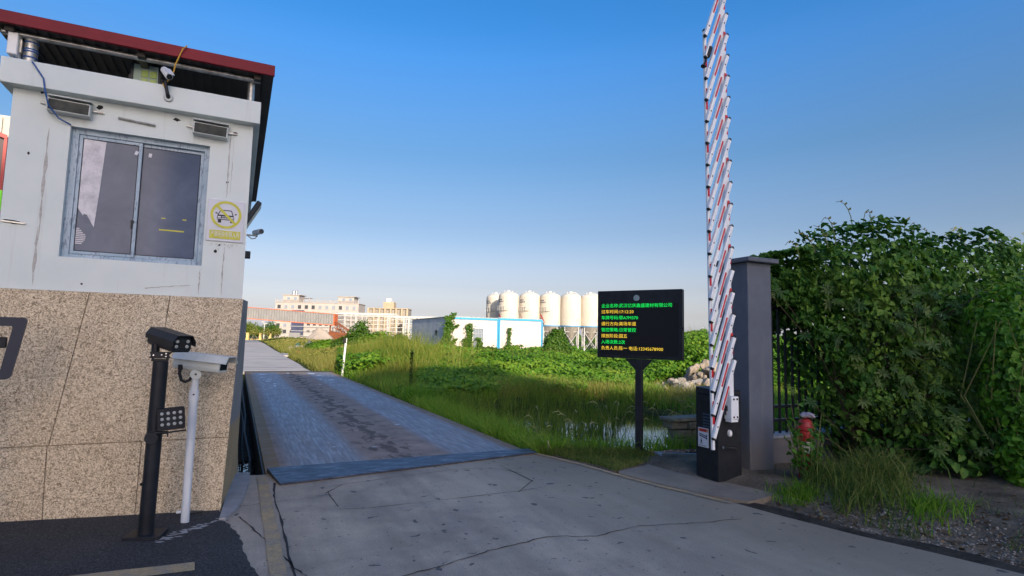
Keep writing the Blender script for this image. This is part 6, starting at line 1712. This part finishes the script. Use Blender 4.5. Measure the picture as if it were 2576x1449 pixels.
# thin the leaves where the fence shows and where sky peeps through the top
keep = ~((x < 7.0) & (z < hbot(x) + .15) & (RNG.random(n) < .5)) & ((vnoise(x * 1.6, z * 1.6, .3) > .30) | (z < top - .55)) & ((vnoise(x * 2 + 7, z * 2.2, .32) > .27) | (dep > .45))
x, y, z, dep = x[keep], y[keep], z[keep], dep[keep]
n = len(x)
tpn = (z > htop(x) - .25)
P = np.stack([x - 8.5, y - 5.2, z], 1)
N = unit(np.stack([RNG.normal(-.12, .45, n), np.where(tpn, -.45, -1.0) + RNG.normal(0, .35, n), np.where(tpn, 1.0, .55) + RNG.normal(0, .35, n)], 1))
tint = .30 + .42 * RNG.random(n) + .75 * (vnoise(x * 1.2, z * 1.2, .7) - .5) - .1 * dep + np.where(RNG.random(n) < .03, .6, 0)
sz = rnd(n, .045, .135) * (.8 + .45 * vnoise(x * 1.1 + 5, z * 1.1, .6))
# the 300 leaves that show largest are objects, the rest one mass
sc = np.hypot(x, y) + dep * 4 + RNG.random(n) * 1.2 + np.where(sz < .09, 2, 0)
order = np.argsort(sc); one = order[:300]; rest = order[300:]
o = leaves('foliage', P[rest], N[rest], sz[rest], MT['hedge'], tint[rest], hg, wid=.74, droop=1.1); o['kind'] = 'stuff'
lm = []
for i in range(5):
    V, F, k_ = leaf_arrays(np.zeros((1, 3)), np.array([[0, 0, 1.0]]), [1.0], wid=.74)
    # lay the blade along +x
    V = np.array([[-.5, 0, 0], [-.18, .355, .16], [.2, .27, .13], [.5, 0, -.10], [.2, -.27, .13], [-.18, -.355, .16]]) + RNG.normal(0, .012, (6, 3))
    tmp = npmesh('leaf', V, [np.array([[0, 1, 2, 3], [0, 3, 4, 5]])], MT['hedge'], np.full(6, .25 + .13 * i)); lm.append(tmp.data); bpy.data.objects.remove(tmp)
def leaf_objects(idx, parent):
    for i in idx:
        nn = Vector(N[i]); tt = Vector((0, 0, -1)) + Vector(RNG.normal(0, .5, 3)); tt = (tt - nn * tt.dot(nn)).normalized(); bb = nn.cross(tt)
        q = bpy.data.objects.new('leaf', lm[int(RNG.integers(5))]); COL.objects.link(q); q.parent = parent
        mt = Matrix((tt, bb, nn)).transposed().to_4x4(); mt.translation = Vector(P[i])
        q.matrix_basis = mt @ Matrix.Diagonal((sz[i] * 1.1,) * 3 + (1,))
leaf_objects(one, hg)
rr = random.Random(14)
for i in range(24):                            # curling shoots along the top
    xx = 6.5 + i * .24 + rr.uniform(-.1, .1); zz = float(htop(xx)) - .08; s_ = rr.choice((-1, 1)); h_ = rr.uniform(.10, .36); l_ = rr.uniform(.12, .42); th = rr.uniform(1.6, 3.0)
    pts = [(xx - 8.5 + s_ * l_ * (1 - math.cos(th * t)) * .6, -.22 + .03 * t, zz + h_ * math.sin(th * t) + .08 * t) for t in (0, .2, .4, .6, .8, 1.0)]
    mb = MB(); mb.tube(pts, [.007, .006, .006, .005, .004, .003], 4)
    for t in (2, 3, 4):
        p = pts[t]; q_ = rr.uniform(.02, .05); mb.add([p, (p[0] + q_, p[1] - .01, p[2] + q_ * .7), (p[0] + q_ * 1.6, p[1], p[2] + q_ * .2), (p[0] + q_ * .8, p[1], p[2] - q_ * .3)], [(0, 1, 2, 3)])
    mb.build('tendril', MT['stem'], hg)
for i in range(9):
    xx = rr.uniform(7.0, 9.5); zz = rr.uniform(.8, 2.4); yy = float(hfront(xx, zz)) - .06; w_ = rr.uniform(.15, .4)
    mb = MB(); mb.tube([(xx - 8.5 + w_ * (t - .5), yy - 5.2 - .03 * math.sin(t * 3.1), zz - .35 * math.sin(t * 3.1)) for t in (0, .2, .4, .6, .8, 1)], .004, 4); mb.build('tendril', MT['stem'], hg)
mb = MB()
for i in range(14):
    xx = 7.5 + i * .5 + rr.uniform(-.1, .1); mb.tube([(xx - 8.5, .05, 0), (xx - 8.5 + rr.uniform(-.2, .2), .05, .9), (xx - 8.5 + rr.uniform(-.3, .3), .05, 2.2), (xx - 8.5 + rr.uniform(-.4, .4), .2, 2.9)], [.03, .024, .016, .008], 5)
mb.build('trunk', MT['bark'], hg)
# whorled shrub growing out of the hedge
sh = thing('whorled_shrub', 'dark shrub with whorls of long narrow leaves in front of the hedge', 'shrub', (7.55, 4.55, .05))
n = 210; cx_ = RNG.normal(0, .48, n); cz_ = rnd(n, .35, 2.35); cyy = hfront(cx_ + 7.55, cz_) - 4.55 - rnd(n, -.06, .16)
AX = unit(np.stack([RNG.normal(0, .45, n), RNG.normal(-.75, .3, n), RNG.normal(.65, .3, n)], 1)); k = 8
C_ = np.repeat(np.stack([cx_, cyy, cz_], 1), k, 0); A_ = np.repeat(AX, k, 0); phi = np.tile(np.arange(k) * 2 * math.pi / k, n) + np.repeat(rnd(n, 0, 6), k)
t1 = unit(np.cross(A_, np.array([0.3, .2, 1.0]))); t2 = np.cross(A_, t1)
rad = t1 * np.cos(phi)[:, None] + t2 * np.sin(phi)[:, None]; L_ = rnd(n * k, .075, .125)[:, None]
tip = unit(rad + A_ * .35 + np.array([0, 0, -.25])); sd = unit(np.cross(tip, A_)) * .13
pt = lambda f, s, up: C_ + (tip * f + sd * s + A_ * up - np.array([0, 0, 1.0]) * f * f * .18) * L_
V = np.stack([pt(.04, 0, 0), pt(.45, 1, .03), pt(.72, .9, .02), pt(1, 0, -.03), pt(.72, -.9, .02), pt(.45, -1, .03)], 1).reshape(-1, 3); i_ = np.arange(n * k)[:, None] * 6
o = npmesh('foliage', V, [np.hstack([i_, i_ + 1, i_ + 2, i_ + 3]), np.hstack([i_, i_ + 3, i_ + 4, i_ + 5])], MT['shrub'], np.repeat(np.repeat(rnd(n, .1, .85), k), 6), sh); o['kind'] = 'stuff'
mb = MB()
for i in range(0, n, 3): mb.tube([(0, .45, .0), (cx_[i] * .4, .5, cz_[i] * .6), (cx_[i], cyy[i], cz_[i])], [.016, .010, .004], 4)
mb.build('stem', MT['bark'], sh)
# bright bush at the edge of the view
bb_ = thing('bright_bush', 'bright yellow-green leafy bush standing in front of the far end of the hedge', 'bush', (8.22, 3.62, .05))
P2, N2, dp2 = blob_leaves(3600, [(0, 0, 1.0, .30, .3, 1.0), (.3, -.1, .8, .42, .4, .9), (-.05, -.15, .35, .34, .3, .4), (.25, .2, 1.75, .4, .4, .6)], .1)
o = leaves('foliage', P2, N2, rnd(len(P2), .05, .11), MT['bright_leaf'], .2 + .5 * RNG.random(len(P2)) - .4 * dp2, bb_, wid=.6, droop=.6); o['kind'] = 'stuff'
mb = MB()
for i in range(8): mb.tube([(0, 0, 0), (RNG.normal(0, .2), RNG.normal(0, .2), 1.0), (RNG.normal(0, .35), RNG.normal(0, .25), 1.9)], [.012, .009, .004], 5)
mb.build('stem', MT['stem'], bb_)
# leafy shoots round the hydrant
ls = thing('leafy_shoots', 'thin green leafy shoots growing up around the red hydrant', 'plant', (6.02, 4.60, .02))
mb = MB(); LP = []; rr = random.Random(77)
for i in range(26):
    a = rr.uniform(0, 6.28); r = rr.uniform(.05, .34); h_ = rr.uniform(.4, 1.0); x1, y1 = r * math.cos(a), r * math.sin(a) * .8; x0, y0 = x1 * .3, y1 * .3
    if x1 > .05 and y1 > .0: h_ *= .7
    mb.tube([(x0, y0, 0), ((x0 + x1) / 2, (y0 + y1) / 2, h_ * .55), (x1, y1, h_)], [.006, .005, .003], 4)
    for j in range(int(12 * h_)):
        t_ = .3 + .7 * j / (12 * h_); LP.append((x0 + (x1 - x0) * t_ + rr.uniform(-.05, .05), y0 + (y1 - y0) * t_ + rr.uniform(-.05, .05), h_ * t_ + rr.uniform(-.02, .02)))
mb.build('stem', MT['stem'], ls)
LP = np.array(LP); N2 = unit(np.stack([RNG.normal(0, .5, len(LP)), RNG.normal(-.5, .4, len(LP)), np.full(len(LP), .9)], 1))
o = leaves('foliage', LP, N2, rnd(len(LP), .05, .10), MT['bright_leaf'], .0 + .45 * RNG.random(len(LP)), ls, wid=.7); o['kind'] = 'stuff'
# rank grass on the shoulder
def tuft(name, label, cx, cy, n, sx, sy, h0, h1, mat, lean=1.0):
    x = cx + RNG.normal(0, sx, n); y = cy + RNG.normal(0, sy, n); m = x > edge_x(y) + .12; x, y = x[m], y[m]
    b0 = np.array([cx, cy, 0]); o = blades(name, np.stack([x, y, np.maximum(terrain_z(x, y), -.02)], 1) - b0, rnd(len(x), h0, h1), rnd(len(x), .006, .013), rnd(len(x), .25, 1.0) * lean, mat, .15 + .65 * RNG.random(len(x)), bend=.8); o.location = (cx, cy, 0)
    return tag(o, kind='stuff')
tuft('grass_tuft', 'low spreading green grass tuft at the edge of the concrete pad', 5.45, 4.32, 600, .13, .12, .04, .14, MT['grass'])
tuft('grass_tuft', 'tall straggling grass tuft in front of the hydrant', 6.05, 4.28, 520, .22, .16, .15, .42, MT['lawn'])
tuft('grass_tuft', 'tallest grass tuft with yellow blades at the foot of the hedge', 6.55, 4.20, 800, .22, .20, .2, .55, MT['lawn'])
tuft('grass_tuft', 'straggly grass tuft leaning out over the gutter', 5.85, 3.82, 560, .24, .16, .12, .36, MT['lawn'])
tuft('grass_tuft', 'thin grass tuft among the stones by the gutter', 6.05, 3.35, 350, .2, .14, .08, .26, MT['grass'])
# dead leaves and straggling weeds on the earth
n = 700; y = rnd(n, 1.6, 4.4); x = edge_x(y) + .2 + np.abs(RNG.normal(0, .9, n))
tag(leaves('leaf_litter', np.stack([x, y, terrain_z(x, y) + rnd(n, .006, .02)], 1), unit(np.stack([RNG.normal(0, .35, n), RNG.normal(0, .35, n), np.full(n, 1.0)], 1)), rnd(n, .02, .06), M('dead_leaf', (.16, .11, .055), (.09, .065, .04), 20, .8), RNG.random(n), wid=.6), kind='stuff')
n = 2600; y = rnd(n, 1.8, 4.5); x = edge_x(y) + .18 + np.abs(RNG.normal(0, .8, n)); m = vnoise(x, y, .28) > .66; x, y = x[m], y[m]
tag(blades('shoulder_weeds', np.stack([x, y, terrain_z(x, y)], 1), rnd(len(x), .03, .16), rnd(len(x), .004, .009), rnd(len(x), .3, 1.2), MT['lawn'], .2 + .6 * RNG.random(len(x)), bend=.8), kind='stuff')
# gravel and pebbles
rr = random.Random(44)
def p_():
    y = rr.uniform(1.4, 4.0); x = float(edge_x(y)) + .25 + abs(rr.gauss(0, .55)) + .1
    return (x, y, float(terrain_z(x, y)) + .003)
tag(scatter_rocks(1900, p_, lambda: rr.uniform(.004, .017), rr, [MT['pebble'], MT['rock_dark'], MT['dirt']], 'gravel'), kind='stuff')
pm = [make_rock(80 + i, 1) for i in range(4)]
for m_ in pm: m_.materials.append(MT['pebble'])
for i in range(46):
    y = rr.uniform(1.9, 3.6); x = float(edge_x(y)) + rr.uniform(.12, .9); s = rr.uniform(.012, .034)
    o = bpy.data.objects.new('pebble', pm[i % 4]); COL.objects.link(o); o.location = (x, y, float(terrain_z(x, y)) + s * .3 + .01); o.scale = (s, s * .8, s * .6); o.rotation_euler = (0, 0, rr.random() * 6)
    tag(o, 'small rounded pebble lying on the dark earth beside the road edge', 'pebble', 'pebbles on the earth shoulder')

# --- trees and planting far off
for i, (xp, dd, hgt, wd) in enumerate(((622, 210, 6.5, 4.0), (640, 214, 6.0, 4.2), (655, 208, 4.4, 3.6), (684, 216, 6.8, 3.8), (695, 222, 5.2, 3.4))):
    x0, y0 = P_(xp, dd)
    plant('far_tree', ('round yellow-green tree next to the granite wall beyond the gate posts', 'broad green tree beyond the first yellow gate post', 'low green tree beyond the middle gate post', 'dark green tree beside the apartment block', 'smaller tree at the corner of the apartment block')[i], 'tree', (x0, y0, 0),
          [(0, 0, hgt * .62, wd * .55, wd * .5, hgt * .36), (-wd * .4, 0, hgt * .5, wd * .4, wd * .4, hgt * .28), (wd * .4, .3, hgt * .52, wd * .42, wd * .4, hgt * .3)], 1600, .42, MT['bush' if i > 1 else 'reed'], [([(0, 0, 0), (0, 0, hgt * .6)], [.18, .08])], 'trees beyond the far gate')
for i, xp in enumerate((644, 673, 699)):
    x0, y0 = P_(xp, 158)
    t = plant('young_tree', ('propped young tree between the first two gate posts', 'propped young tree between the middle and last gate posts', 'propped young tree past the last gate post')[i], 'tree', (x0, y0, 0), [(0, 0, 2.6, 1.3, 1.2, 1.0), (.5, 0, 2.0, .8, .8, .6), (-.5, 0, 2.0, .8, .8, .6)], 420, .26, MT['yellow_grass'], [([(0, 0, 0), (0, 0, 2.4)], [.08, .05])], 'propped young trees by the far gate')
    mb = MB()
    for a in (0, 2.1, 4.2): mb.tube([(1.2 * math.cos(a), 1.2 * math.sin(a), 0), (0, 0, 1.9)], .05, 5)
    mb.build('prop', MT['wood_grey'], t)
n = 9000; u = rnd(n, -.62, .9); d = rnd(n, 330, 380); hh = 2.5 + 5.5 * vnoise(u * 60, d * .05, 1.4)
x, y = d * (u * CS + SN), d * (-u * SN + CS)
N = unit(np.stack([RNG.normal(0, .5, n), RNG.normal(-.7, .4, n), np.full(n, .6)], 1))
tag(leaves('far_woods', np.stack([x, y, hh * RNG.random(n) ** .7], 1), N, rnd(n, 1.2, 2.6), MT['bush'], .3 + .5 * RNG.random(n), simple=True), kind='stuff')
x0, y0 = P_(1769, 170)
MBm = MB().tube([(0, 0, 0), (0, 0, 6.5)], .12, 6)
tag(MBm.build('mast', MT['steel_white'], None, loc=(x0, y0, 0)), 'thin pale mast far off between the notice board and the barrier', 'mast')
